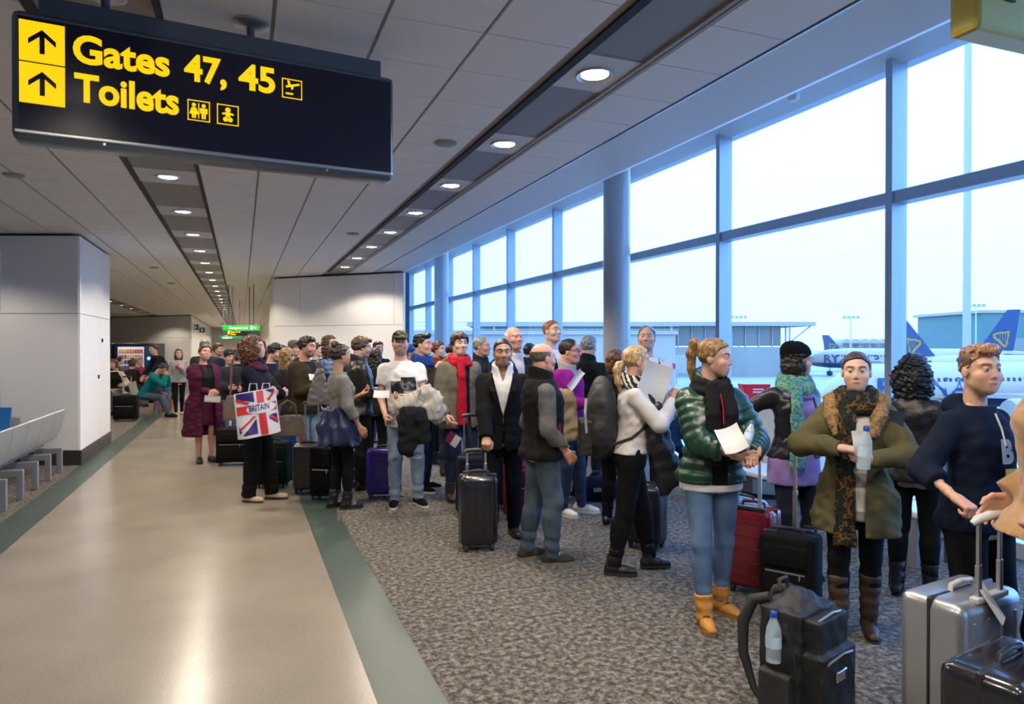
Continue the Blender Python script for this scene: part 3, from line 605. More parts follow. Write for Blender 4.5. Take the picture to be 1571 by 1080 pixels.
# vending machines
M_VB = mat('vending_black', (.015, .016, .03, 1), .3); M_VGL = mat('vending_lit_interior', (.5, .5, .6, 1), .4, emit=((.75, .72, 1, 1), .55)); M_VBL = mat('vending_blue', (.03, .10, .22, 1), .3); M_LED = mat('vending_button_blue', (.1, .2, 1, 1), .3, emit=((.15, .3, 1, 1), 3))
def vending(u, d, w, label):
    q = at(u, d, 0); o = empty('vending_machine', q, -YAW, label, 'vending machine', 'lit vending machines')
    MB().box(-w/2, w/2, 0, .8, .06, 1.74).build('cabinet', M_VB, o, bevel=.02); MB().box(-w/2 + .14, w/2 - .32, -.01, .0, .42, 1.62).build('lit_interior', M_VGL, o)
    random.seed(int(u)); cols = [mat(f'snack_{i}', c, .5) for i, c in enumerate(((.8, .35, .08, 1), (.75, .1, .08, 1), (.85, .7, .15, 1), (.06, .06, .12, 1), (.6, .6, .65, 1), (.05, .08, .3, 1)))]
    for rw in range(6):
        z0 = .46 + rw*.19; sh = MB().box(-w/2 + .14, w/2 - .32, -.05, -.01, z0 - .02, z0).build('shelf', M_STEEL, o)
        for k in range(9):
            x_ = -w/2 + .19 + k*(w - .52)/9
            MB().box(x_, x_ + (w - .52)/13, -.045, -.012, z0, z0 + (.12 if rw > 3 else .13)).build('snack_pack', cols[(k//3 + rw) % 3] if rw > 3 else cols[3 + (k + rw) % 3 if rw % 2 else 3], sh)
    MB().box(w/2 - .27, w/2 - .04, -.015, 0, .3, 1.66).build('control_panel', M_VBL, o); MB().lathe([(.06, 0), (.05, .015)], 16, Matrix.Translation((w/2 - .15, -.015, 1.22)) @ Matrix.Rotation(math.pi/2, 4, 'X')).build('button', M_LED, o)
    MB().box(-w/2 + .2, w/2 - .4, -.012, 0, .14, .32).build('delivery_flap', M_SIGNF, o); MB().box(-w/2 + .04, w/2 - .04, .05, .75, 0, .06).build('plinth', M_SKIRT, o)
vending(205, 23.6, 1.36, 'black vending machine with lit rows of snacks, right one of the pair'); vending(141, 23.6, 1.36, 'black vending machine half hidden behind the wall block, left one of the pair')
# ================================================================== PEOPLE: distance fields turned into meshes
F32 = np.float32
def surface_net(f, lo, h):
    """f: distance samples on a grid (negative inside); returns vertices and quads"""
    s = f < 0
    nx, ny, nz = f.shape
    c = s[:-1,:-1,:-1].astype(np.int8)
    tot = np.zeros((nx-1, ny-1, nz-1), np.int8)
    for i in (0, 1):
        for j in (0, 1):
            for k in (0, 1): tot += s[i:nx-1+i, j:ny-1+j, k:nz-1+k]
    act = (tot > 0) & (tot < 8)
    idx = np.full(act.shape, -1, np.int64); n = int(act.sum())
    if n == 0: return np.zeros((0, 3)), np.zeros((0, 4), int)
    idx[act] = np.arange(n); I, J, K = np.nonzero(act)
    acc = np.zeros((n, 3)); cnt = np.zeros(n)
    cs = [(0,0,0),(1,0,0),(0,1,0),(1,1,0),(0,0,1),(1,0,1),(0,1,1),(1,1,1)]
    val = [f[I+a, J+b, K+c_] for a, b, c_ in cs]
    for p in range(8):
        for ax in range(3):
            if cs[p][ax]: continue
            q = p + (1, 2, 4)[ax]
            v0, v1 = val[p], val[q]; x = (v0 < 0) != (v1 < 0)
            t = np.where(x, v0/(v0 - v1 + 1e-12), 0)
            for d in range(3): acc[:, d] += np.where(x, cs[p][d] + (t if d == ax else 0), 0)
            cnt += x
    V = (np.stack([I, J, K], 1) + acc/cnt[:, None])*h + np.array(lo)
    Q = []
    for ax in range(3):
        sl0 = [slice(None)]*3; sl1 = [slice(None)]*3; sl0[ax] = slice(0, -1); sl1[ax] = slice(1, None)
        a, b = s[tuple(sl0)], s[tuple(sl1)]; x = a != b
        o1, o2 = [d for d in range(3) if d != ax]
        ii = np.nonzero(x); ok = (ii[o1] > 0) & (ii[o2] > 0) & (ii[o1] < f.shape[o1]-1) & (ii[o2] < f.shape[o2]-1)
        ii = [k[ok] for k in ii]; flip = a[tuple(ii)]
        def cell(d1, d2):
            k = [None]*3; k[ax] = ii[ax]; k[o1] = ii[o1] - d1; k[o2] = ii[o2] - d2; return idx[tuple(k)]
        q = np.stack([cell(1, 1), cell(0, 1), cell(0, 0), cell(1, 0)], 1)
        if ax == 1: flip = ~flip
        q[~flip] = q[~flip][:, ::-1]; Q.append(q)
    return V, np.concatenate(Q)
def np_mesh(name, V, Q, mt=None, col=None):
    me = bpy.data.meshes.new(name); V = np.asarray(V, F32); Q = np.asarray(Q, np.int32)
    me.vertices.add(len(V)); me.vertices.foreach_set('co', V.ravel())
    me.loops.add(Q.size); me.loops.foreach_set('vertex_index', Q.ravel())
    me.polygons.add(len(Q)); me.polygons.foreach_set('loop_start', np.arange(0, Q.size, 4, dtype=np.int32))
    me.update(calc_edges=True); me.validate(); me.polygons.foreach_set('use_smooth', np.ones(len(me.polygons), bool))
    if col is not None:
        ca = me.color_attributes.new('tone', 'FLOAT_COLOR', 'POINT'); ca.data.foreach_set('color', np.asarray(col, F32).ravel())
    if mt is not None: me.materials.append(mt)
    return me
class Vol:
    def __init__(s, lo, hi, h):
        s.lo = np.array(lo, float); s.h = h; n = np.maximum(4, np.ceil((np.array(hi) - s.lo)/h).astype(int) + 2)
        ax = [(s.lo[i] + np.arange(n[i])*h).astype(F32) for i in range(3)]
        s.X, s.Y, s.Z = np.meshgrid(*ax, indexing='ij'); s.sh = s.X.shape
    def net(s, f): return surface_net(f, s.lo, s.h)
def cone(g, a, b, r0, r1, sq=None):
    ab = np.array(b, float) - np.array(a, float); L2 = max(float(ab @ ab), 1e-9)
    px, py, pz = g.X - F32(a[0]), g.Y - F32(a[1]), g.Z - F32(a[2])
    t = np.clip((px*F32(ab[0]) + py*F32(ab[1]) + pz*F32(ab[2]))/F32(L2), 0, 1)
    dx, dy, dz = px - t*F32(ab[0]), py - t*F32(ab[1]), pz - t*F32(ab[2])
    if sq is not None: dx, dy, dz = dx/sq[0], dy/sq[1], dz/sq[2]
    return np.sqrt(dx*dx + dy*dy + dz*dz) - (F32(r0) + t*F32(r1 - r0)), t
def cap(g, a, b, r0, r1=None, sq=None): return cone(g, a, b, r0, r0 if r1 is None else r1, sq)[0]
def ell(g, c, r):
    k = np.sqrt(((g.X - F32(c[0]))/F32(r[0]))**2 + ((g.Y - F32(c[1]))/F32(r[1]))**2 + ((g.Z - F32(c[2]))/F32(r[2]))**2)
    return (k - 1)*F32(min(r))
def smin(a, b, k):
    h = np.clip(.5 + .5*(b - a)/k, 0, 1); return b + (a - b)*h - k*h*(1 - h)
def smax(a, b, k): return -smin(-a, -b, k)
def wav(g, sc, seed=0):
    r = np.random.RandomState(seed); o = 0
    k = r.normal(size=(2, 3))*sc*.45; w1 = 1.6*np.sin(g.X*F32(k[0][0]) + g.Y*F32(k[0][1]) + g.Z*F32(k[0][2])); w2 = 1.6*np.sin(g.X*F32(k[1][0]) + g.Y*F32(k[1][1]) + g.Z*F32(k[1][2]) + 1)
    for i in range(4):
        k = r.normal(size=3); k = k/np.linalg.norm(k)*sc*r.uniform(.7, 1.4); ph = r.uniform(0, 6.3); o = o + np.sin(g.X*F32(k[0]) + g.Y*F32(k[1]) + g.Z*F32(k[2]) + F32(ph) + (w1 if i % 2 else w2))
    return (o/3).astype(F32)
def xf(V, M):
    A = np.array(M); return V @ A[:3, :3].T + A[:3, 3]

# ---- heads -------------------------------------------------------
HEADS = {}
def head_mesh(kind, h):
    """kind m/f/o(ld) ; face towards +Y, origin between the ears; returns V, Q"""
    if (kind, h) in HEADS: return HEADS[(kind, h)]
    g = Vol((-.10, -.125, -.20), (.10, .135, .135), h); f_ = kind == 'f'
    d = ell(g, (0, -.014, .036), (.0745, .096, .083))
    d = smin(d, ell(g, (0, .022, -.030), (.0565 if f_ else .061, .070, .080)), .035)
    d = smin(d, ell(g, (0, .052, -.082), (.024 if f_ else .034, .032, .028)), .03)              # chin
    for s in (-1, 1):
        if f_: d = smin(d, ell(g, (s*.034, .046, -.050), (.026, .028, .030)), .03)                   # fuller cheek
        d = smin(d, ell(g, (s*.043, .055, -.022), (.022, .024, .022)), .022)                    # cheekbone
        d = smin(d, cap(g, (s*(.045 if f_ else .049), -.005, -.050), (s*(.022 if f_ else .028), .055, -.088), .016 if f_ else .022, .013), .022)   # jaw line
        d = smin(d, cap(g, (s*.012, .079 if f_ else .083, .034), (s*.046, .062 if f_ else .066, .034), .007 if f_ else .0115, .007), .018)     # brow
        d = smax(d, -ell(g, (s*.031, .097, .011), (.019, .017, .0125)), .012)                   # eye socket
        d = np.minimum(d, ell(g, (s*.0315, .0735, .0105), (.0135, .0135, .0125)))               # eyeball
        lid = np.maximum(ell(g, (s*.0315, .0735, .0115), (.0155, .0150, .0145)), F32(.0165) - g.Z); d = smin(d, lid, .003)
        d = smin(d, ell(g, (s*.076, -.010, -.004), (.009, .020, .031)), .008)                   # ear
    d = smin(d, cap(g, (0, .084, .020), (0, .099 if f_ else .106, -.021), .0055 if f_ else .0068, .0085 if f_ else .0105), .011)
    d = smin(d, cap(g, (-.010, .090 if f_ else .095, -.027), (.010, .090 if f_ else .095, -.027), .0062 if f_ else .0075), .009)                 # nostrils
    lp = .0058 if not f_ else .0072
    d = smin(d, cap(g, (-.017, .084, -.0535), (.017, .084, -.0535), lp*.9, lp*.9), .007)
    d = smin(d, cap(g, (-.013, .084, -.064), (.013, .084, -.064), lp*1.1, lp*1.1), .007)
    d = smax(d, -cap(g, (-.022, .0945, -.0588), (.022, .0945, -.0588), .0016), .003)
    nr = .050 if f_ else .058
    d = smin(d, cap(g, (0, -.030, -.06), (0, -.040, -.19), nr*1.0, nr*1.08), .03)
    HEADS[(kind, h)] = g.net(d); return HEADS[(kind, h)]
def head_colors(V, skin, brow, lips, beard=0.0, beardc=(.05, .03, .02), eye=(.10, .06, .03), makeup=0.0):
    x, y, z = np.abs(V[:, 0]), V[:, 1], V[:, 2]; n = len(V)
    C = np.tile(np.array(skin, float), (n, 1))
    def blend(mask, c): C[:] = C*(1 - mask[:, None]) + np.array(c)*mask[:, None]
    gs = lambda a, s: np.exp(-(a/s)**2)
    front = (y > .04)
    blend(.30*gs(x - .045, .022)*gs(z + .030, .022)*front, (skin[0], skin[1]*.62, skin[2]*.58))
    blend(.30*gs(x, .018)*gs(z + .024, .016)*front, (skin[0], skin[1]*.66, skin[2]*.62))
    if beard:
        m = np.clip((-.030 - z)/.02, 0, 1)*np.clip((y + .01)/.04, 0, 1)*(z > -.125); m = np.maximum(m*(1 - gs(x, .019)*gs(z + .059, .0085)), gs(x, .03)*gs(z + .045, .007)*front)
        blend(beard*m, beardc)
    L = np.clip(1.35*gs(x, .022)*gs(z + .0588, .0095) - .25, 0, 1)*front*(y > .07); blend(L, lips)
    blend(np.clip(1.5*gs(x, .018)*gs(z + .0588, .0022), 0, .8)*front*(y > .07), tuple(.4*c for c in lips))
    bz = .0335 + .004*np.sin(np.clip((x - .012)/.04, 0, 1)*3.0); blend(np.clip(1.5*gs(z - bz, .0055)*(1/(1 + np.exp(-(x - .013)/.0025)))*(1/(1 + np.exp((x - .05)/.003))), 0, .92)*front, brow)
    de = np.sqrt((x - .0315)**2 + (z - .0105)**2); inball = np.sqrt((x - .0315)**2 + (y - .0735)**2 + (z - .0105)**2) < .0145
    ex = np.abs(x - .0315); open_ = (z < .0160 - 14*ex**2*1.0 - .0006) & (z > .0048 + 10*ex**2) & (ex < .0128) & front & inball
    blend(.85*gs(z - .0168, .0019)*gs(ex, .013)*front, tuple(.18*c + .01 for c in skin)); blend((.35 + .4*makeup)*gs(z - .0035, .003)*gs(ex, .012)*front, tuple(.4*c for c in skin))
    blend(.25*gs(z - .006, .014)*gs(ex, .020)*front, tuple(.55*c for c in skin))
    blend(open_*1.0, (.50, .47, .45)); blend((open_ & (de < .0066))*1.0, eye); blend((open_ & (de < .0028))*1.0, (.01, .01, .01))
    return C
# ---- hair, in head space -----------------------------------------
HAIRS = {}
def hair_mesh(style, h, seed=0):
    if (style, h, seed) in HAIRS: return HAIRS[(style, h, seed)]
    big = style in ('afro', 'longcurl', 'long', 'longwave', 'loose')
    g = Vol((-.20 if big else -.13, -.24 if style.startswith('pony') or big else -.155, -.42 if big or style.startswith('pony') else -.15), (.20 if big else .13, .15, .22), h)
    def shell(t, lift=0.0):
        d = ell(g, (0, -.014, .037), (.0755 + t, .097 + t, .084 + t))
        zl = np.interp(g.Y, [-.12, -.06, -.015, .005, .022, .05, .075, .11], [-.085, -.075, -.035, -.012, .024, .068, .086, .092]).astype(F32) + lift + F32(.007)*wav(g, 130, seed + 9)
        return smax(d, zl - g.Z, .012)
    fine = .0022*wav(g, 190, seed) + .003*wav(g, 90, seed + 1)
    face = np.maximum(np.maximum(np.abs(g.X) - .074, F32(.022) - g.Y), g.Z - .088)               # the face opening
    if style == 'short': d = smin(shell(.011), ell(g, (.005, .012, .088), (.066, .078, .040)), .02) + fine*1.6
    elif style == 'crop': d = shell(.0055, .004) + fine*.5
    elif style == 'mop': d = smin(shell(.020, -.012), ell(g, (.01, .055, .080), (.066, .045, .034)), .02) + fine*1.6
    elif style == 'wavy': d = smin(shell(.017, -.006), ell(g, (.015, .045, .098), (.055, .05, .026)), .02) + fine*1.8
    elif style == 'quiff': d = smin(np.maximum(shell(.004, .0), -.2 + 0*g.Z), ell(g, (0, .038, .108), (.062, .066, .034)), .012); d = smin(d, ell(g, (.0, -.02, .10), (.062, .075, .035)), .02) + fine*1.5
    elif style == 'bald': d = np.maximum(shell(.0045, .0), np.maximum(g.Z - .058 - .0*g.Y, g.Y - .02)) + fine*.3
    elif style == 'receding': d = np.maximum(shell(.010, .008), g.Y - .042 - .25*(np.abs(g.X))) + fine*.7
    elif style == 'bob': d = np.minimum(shell(.018), np.maximum(ell(g, (0, -.022, -.03), (.098, .105, .115)), np.maximum(-g.Z - .10, -np.maximum(-face, -1)*0 - face))) + fine*1.6
    elif style == 'updo': d = smin(shell(.016), ell(g, (0, -.098, .035), (.062, .045, .055)), .02) + fine*1.5
    elif style == 'bun': d = smin(shell(.012), ell(g, (0, -.062, .122), (.052, .046, .042)), .012) + fine*2.2
    elif style == 'slick': d = smin(shell(.006, .002), ell(g, (0, -.105, -.012), (.032, .03, .034)), .01) + fine*.6
    elif style.startswith('pony'):
        d = shell(.011) + fine*.6
        top = style == 'ponyhigh'; a = np.array((0, -.100, .075 if top else -.005)); pts = [a, a + (0, -.045, .012 if top else -.02), a + (0, -.060, -.06), a + (0, -.050, -.16), a + (.0, -.035, -.25 if top else -.24)]
        rr = [.017, .030, .033, .027, .008]
        for p, q, r0, r1 in zip(pts, pts[1:], rr, rr[1:]): d = smin(d, cap(g, p, q, r0, r1), .012)
    elif style in ('long', 'longwave', 'loose'):
        L = -.24 if style != 'loose' else -.13
        sh = np.minimum(shell(.015), np.maximum(ell(g, (0, -.032, -.08), (.104, .082, .24)), np.maximum(F32(L) - g.Z + .02*np.sin(g.X*70), g.Z - .06)))
        body = smax(sh, -face, .012); d = body + fine*(2.2 if style == 'long' else 3.2)
    elif style == 'afro':
        d = ell(g, (0, -.040, -.028), (.160, .142, .182)); d = smax(d, -np.maximum(np.maximum(np.abs(g.X) - .070, F32(.028) - g.Y), g.Z - .078), .014)
        d = d + .010*wav(g, 95, seed) + .007*wav(g, 180, seed + 2)
    elif style == 'longcurl':
        d = np.minimum(shell(.022), ell(g, (0, -.045, -.07), (.135, .095, .18))); d = smax(d, -face, .014); d = d + .010*wav(g, 90, seed) + .007*wav(g, 170, seed + 2)
    HAIRS[(style, h, seed)] = g.net(d); return HAIRS[(style, h, seed)]
# ---- hands --------------------------------------------------------
HANDS = {}
def hand_mesh(pose, h):
    """right hand: fingers +X, back of the hand +Z, thumb +Y; wrist at the origin"""
    if (pose, h) in HANDS: return HANDS[(pose, h)]
    g = Vol((-.05, -.07, -.10), (.20, .085, .045), h)
    curl = {'relaxed': (.35, .45, .3), 'grip': (1.15, 1.35, .8), 'hold': (.75, .75, .4), 'flat': (.10, .12, .1), 'fist': (1.45, 1.55, 1.0)}[pose]
    d = cap(g, (-.05, 0, 0), (.012, 0, 0), .027, .026, (1, 1, .8))
    for i, (y, L) in enumerate(((.030, .93), (.0095, 1.03), (-.011, .97), (-.030, .78))):
        base = np.array((.088 - .006*abs(i - 1.2), y, 0)); d = smin(d, cap(g, (.008, y*.55, 0), base, .018, .0125), .014)
        p = base; an = 0.0
        fl = None
        for k, (ln, r0, r1) in enumerate(((.043, .0098, .0088), (.027, .0088, .0078), (.021, .0078, .0066))):
            an += curl[k]*(1 + .06*(i - 1)); q = p + np.array((math.cos(an), (y*.06 if k == 0 else 0), -math.sin(an)))*ln*L
            c_ = cap(g, p, q, r0, r1); fl = c_ if fl is None else np.minimum(fl, c_); p = q
        d = smin(d, fl, .004)
    th = {'relaxed': ((.050, .052, -.016), (.082, .058, -.024), (.105, .052, -.030)), 'grip': ((.048, .050, -.022), (.078, .046, -.045), (.092, .022, -.056)), 'hold': ((.050, .050, -.026), (.082, .042, -.040), (.104, .026, -.044)), 'flat': ((.048, .058, -.010), (.074, .074, -.014), (.096, .082, -.016)), 'fist': ((.048, .046, -.026), (.074, .034, -.050), (.078, .006, -.058))}[pose]
    p = np.array((.014, .022, -.006))
    for q, r0, r1 in zip(th, (.0165, .0118, .0102), (.0122, .0102, .0080)): d = smin(d, cap(g, p, q, r0, r1), .006); p = np.array(q)
    HANDS[(pose, h)] = g.net(d); return HANDS[(pose, h)]

# ---- skin and hair materials ---------------------------------------
M_SKIN = mat('skin', (1, 1, 1, 1), .48, spec=.35, sss=.12); n, b = nodes_of(M_SKIN)
ca = n.nodes.new('ShaderNodeVertexColor'); ca.layer_name = 'tone'; n.links.new(ca.outputs[0], b.inputs['Base Color'])
def hair_mat(name, c, c2=None, rough=.42):
    if name in MATS: return MATS[name]
    m = mat(name, c + (1,), rough, spec=.4); n, b = nodes_of(m); c2 = c2 or tuple(x*1.9 for x in c)
    t = n.nodes.new('ShaderNodeTexCoord'); mp = n.nodes.new('ShaderNodeMapping'); mp.inputs['Scale'].default_value = (150, 40, 22)
    x = n.nodes.new('ShaderNodeTexNoise'); x.inputs['Scale'].default_value = 1.0; x.inputs['Detail'].default_value = 3
    n.links.new(t.outputs['Object'], mp.inputs[0]); n.links.new(mp.outputs[0], x.inputs['Vector'])
    r = ramp(n, [(.35, tuple(.6*k for k in c) + (1,)), (.5, c + (1,)), (.68, c2 + (1,))]); n.links.new(x.outputs['Fac'], r.inputs[0]); n.links.new(r.outputs[0], b.inputs['Base Color'])
    bp = n.nodes.new('ShaderNodeBump'); bp.inputs['Strength'].default_value = .5; bp.inputs['Distance'].default_value = .004; n.links.new(x.outputs['Fac'], bp.inputs['Height']); n.links.new(bp.outputs[0], b.inputs['Normal'])
    return m
HB = {'black': hair_mat('hair_black', (.010, .009, .010)), 'dark': hair_mat('hair_dark_brown', (.022, .013, .009)), 'brown': hair_mat('hair_brown', (.060, .032, .016)), 'auburn': hair_mat('hair_auburn', (.085, .030, .014)),
      'blond': hair_mat('hair_blond', (.42, .28, .12), (.70, .52, .28)), 'dblond': hair_mat('hair_dark_blond', (.20, .115, .045), (.42, .27, .12)), 'grey': hair_mat('hair_grey', (.20, .19, .18), (.40, .39, .37)), 'white': hair_mat('hair_white', (.55, .53, .50), (.75, .73, .7)), 'ginger': hair_mat('hair_ginger', (.20, .07, .025)), 'stubble': hair_mat('hair_stubble_brown', (.10, .075, .058), (.16, .125, .10)), 'twotone': hair_mat('hair_bleached_top', (.30, .14, .07), (.72, .42, .28))}
def cloth(name, c, rough=.85, noise=(14, .16), bump=(90, .12), sheen=.0, **k): return mat(name, (tuple(c) if max(c) > .06 else tuple(x*.62 for x in c)) + (1,), rough, noise=noise, bump=bump, sheen=sheen, spec=.12, **k)
def denim(name, c):
    if name in MATS: return MATS[name]
    return mat(name, tuple(c) + (1,), .8, noise=(5, .38), bump=(160, .3), spec=.2)
def leather(name, c, rough=.35): return mat(name, tuple(c) + (1,), rough, noise=(9, .2), bump=(60, .25), spec=.5)
SKINS = {'fair': (.56, .34, .25), 'pale': (.64, .42, .33), 'tan': (.42, .235, .15), 'ruddy': (.58, .30, .215), 'brown': (.22, .115, .07)}

# ---- the figure ----------------------------------------------------
TORSO = {'m': [(.78, .150, .100, -.010), (.90, .166, .118, -.014), (1.00, .152, .112, .0), (1.08, .146, .108, .006), (1.20, .158, .114, .006), (1.29, .168, .118, .0), (1.36, .160, .108, -.010), (1.41, .124, .088, -.018), (1.45, .086, .070, -.024), (1.52, .058, .056, -.024)],
         'f': [(.78, .150, .104, -.012), (.89, .168, .120, -.018), (.98, .148, .108, -.004), (1.08, .124, .096, .006), (1.20, .136, .108, .014), (1.27, .144, .120, .016), (1.34, .140, .098, -.004), (1.395, .110, .078, -.016), (1.44, .070, .060, -.022), (1.52, .048, .050, -.024)]}
def ik(S, T, a, b, pole):
    S, T, pole = np.array(S, float), np.array(T, float), np.array(pole, float); v = T - S; L = np.linalg.norm(v)
    if L > (a + b)*.999: T = S + v/L*(a + b)*.999; v = T - S; L = np.linalg.norm(v)
    x = (a*a - b*b + L*L)/(2*L); hh = math.sqrt(max(a*a - x*x, 1e-8)); e = v/L; p = pole - e*(pole @ e); p = p/max(np.linalg.norm(p), 1e-6)
    return S + e*x + p*hh, T
RES = {'hi': (.0115, .0036, .0034), 'mid': (.0155, .0052, .0048), 'lo': (.022, .0085, .0075)}
class Person:
    def __init__(s, label, u, d=None, v=None, H=1.75, face=0, sex='m', skin='fair', hair=('short', 'dark'), head=(0, 0, 0), RA=None, LA=None, feet=None, lean=(0, 0), fat=0.0, res='mid', seat=None, shoes=None, wear=(), beard=0.0, group='queue of travellers', headk=None, eye=(.08, .05, .03), brow=None, off=(0, 0), z0=0.0, lips=None, stance=1.0, makeup=0.0, hscale=1.0):
        d = depth_of(v) if d is None else d
        s.k = H/1.75; s.sex = sex; s.res = res; s.fat = fat; s.label = label; s.hres = RES[res]
        P = at(u, d, z0); dc = Vector((-P.x, -P.y, 0)).normalized(); ri = Vector((-dc.y, dc.x, 0)); ri = ri if ri.dot(R_IMG) > 0 else -ri
        fw = dc*math.cos(math.radians(face)) + ri*math.sin(math.radians(face))
        s.rz = math.atan2(fw.y, fw.x) - math.pi/2; s.P = P
        s.M = Matrix.Translation(P) @ Matrix.Rotation(s.rz, 4, 'Z')
        s.o = empty('person', P, s.rz, label, 'person', group)
        k = s.k; s.lean = lean; s.dz = 0.0 if seat is None else seat - .86*k
        s.seated = seat is not None
        t = np.array(TORSO[sex]); t = t.copy(); zz = np.linspace(.5, 1.6, 221); s.tz = zz
        def sm_(c):
            y = np.interp(zz, t[:, 0], c); kk = np.hanning(11); kk /= kk.sum(); return np.convolve(np.pad(y, 5, mode='edge'), kk, 'valid')
        s.trx, s.tr_y, s.tyc = sm_(t[:, 1]*(1 + fat*.7)), sm_(t[:, 2]*(1 + fat)), sm_(t[:, 3] + fat*.02)
        # joints in local metres
        J = lambda x, y, z: s.bend(np.array((x*k, y*k, z*k)))
        sw = .170 if sex == 'm' else .144
        s.J = J; s.hip = {1: np.array((.088*k, -.005, .90*k + s.dz)), -1: np.array((-.088*k, -.005, .90*k + s.dz))}
        s.sh = {1: J(sw, -.018, 1.375), -1: J(-sw, -.018, 1.375)}
        s.ua, s.fa, s.th, s.ca_ = .285*k, .252*k, .414*k, .406*k
        s.arm = {}
        for sd, A in ((1, RA), (-1, LA)):
            A = A or {}; w = A.get('w', (.245, .03, .86)); w = np.array((w[0]*sd if A.get('mirror', True) else w[0], w[1], w[2]))*k + np.array((0, 0, 0))
            if 'world' in A:
                q = s.M.inverted() @ Vector(A['world']); w = np.array(q)
            elif not s.seated: w = w + (s.bend(np.array((0, 0, max(w[2], .95*k)))) - np.array((0, 0, max(w[2], .95*k))))*(1.0 if A.get('follow', True) else 0)
            else: w = w + np.array((0, 0, s.dz)) if A.get('follow', True) else w
            pole = np.array(A.get('pole', (.35, -.9, -.35)), float)*np.array((sd, 1, 1))
            el, w = ik(s.sh[sd], w, s.ua, s.fa, pole)
            fd = A.get('dir'); fd = (w - el) if fd is None else np.array(fd, float)*np.array((sd, 1, 1)); fd = fd/np.linalg.norm(fd)
            pn = np.array(A.get('palm', (-1, 0, 0)), float)*np.array((sd, 1, 1)); pn = pn - fd*(pn @ fd); pn /= max(np.linalg.norm(pn), 1e-6)
            s.arm[sd] = dict(el=el, w=w, fd=fd, pn=pn, pose=A.get('pose', 'relaxed'), hide=A.get('hide', False))
        ft = feet or {}; s.foot = {}
        for sd in (1, -1):
            fx, fy, to = ft.get(sd, (.10*stance, .0, 12)); an = np.array((fx*sd*k if sd == 1 else -fx*k, fy*k, .085*k))
            lift = ft.get('z', 0.0) if not isinstance(ft.get('z'), dict) else ft['z'].get(sd, 0); an[2] += lift
            kn, an2 = ik(s.hip[sd], an, s.th, s.ca_, np.array((.12*sd, 1, 0)) if not s.seated else np.array((.15*sd, .6, 1)))
            s.foot[sd] = dict(kn=kn, an=an2, to=math.radians(to)*(-sd))
        # head
        hs = (1.0 if sex == 'm' else .955)*(.55 + .45*k)*hscale; s.hs = hs
        nb = J(0, -.026, 1.505); up = s.bend(np.array((0, 0, 1.52*k))) - s.bend(np.array((0, 0, 1.42*k))); up = Vector(up).normalized()
        yw, pt, rl = [math.radians(a) for a in head]
        Rm = Matrix.Rotation(yw, 4, 'Z') @ Matrix.Rotation(pt, 4, 'X') @ Matrix.Rotation(rl, 4, 'Y')
        crown = .1205*hs; hz = H - crown + s.dz
        c = Vector(s.bend(np.array((0, -.002, 1.50*k)))) ; base = Vector((c.x, c.y, c.z))
        off_ = hz - (1.50*k + s.dz)
        s.HM = Matrix.Translation(base) @ Rm @ Matrix.Translation((0, .012, off_)) @ Matrix.Scale(hs, 4)
        s.skin = SKINS[skin] if isinstance(skin, str) else skin
        s.make_body(headk or sex, hair, beard, eye, brow, lips, makeup)
        if shoes: s.make_shoes(*shoes) if isinstance(shoes, tuple) else s.make_shoes(shoes)
        for w in wear: getattr(s, w[0])(*w[1:-1], **w[-1]) if isinstance(w[-1], dict) else getattr(s, w[0])(*w[1:])
    def bend(s, p):
        z = (p[2])/s.k; t = max(0.0, z - .95)*s.k; ly, lx = s.lean
        q = np.array(p, float); q[1] += ly*t; q[0] += lx*t; q[2] += s.dz - .5*(ly*ly + lx*lx)*t; return q
    def w(s, p): return s.M @ Vector(p)
    def hand_point(s, sd, f=.09, down=.02): a = s.arm[sd]; return s.w(a['w'] + a['fd']*f*s.k + a['pn']*down)
    # torso distance, inflated by t; extra widening below the waist down to hem
    def torso(s, g, t, hem=None, flare=0.0, front=0.0):
        k = s.k; z0 = (g.Z - s.dz); ly, lx = s.lean; up = np.maximum(z0 - .95*k, 0)
        if ly or lx: z0 = z0 + F32(.5*(ly*ly + lx*lx))*up; up = np.maximum(z0 - .95*k, 0)
        x = g.X - F32(lx)*up; y = g.Y - F32(ly)*up; z = z0/k
        rx = np.interp(z, s.tz, s.trx).astype(F32)*k + t; ry = np.interp(z, s.tz, s.tr_y).astype(F32)*k + t; yc = np.interp(z, s.tz, s.tyc).astype(F32)*k
        if hem is not None:
            q = np.clip((.98 - z)/max(.98 - hem, .05), 0, 1.2); lowx, lowy = .180*k*(1 + s.fat*.7), .126*k*(1 + s.fat)
            rx = np.maximum(rx, np.interp(z, [.88, 1.06, 1.10], [lowx + t, lowx*.70 + t, 0]).astype(F32)) + flare*q; ry = np.maximum(ry, np.interp(z, [.88, 1.06, 1.10], [lowy + t, lowy*.70 + t, 0]).astype(F32)) + flare*q
        e = np.sqrt((x/rx)**2 + ((y - yc)/ry)**2); d = (e - 1)*np.minimum(rx, ry)
        return d, x, y - yc, z
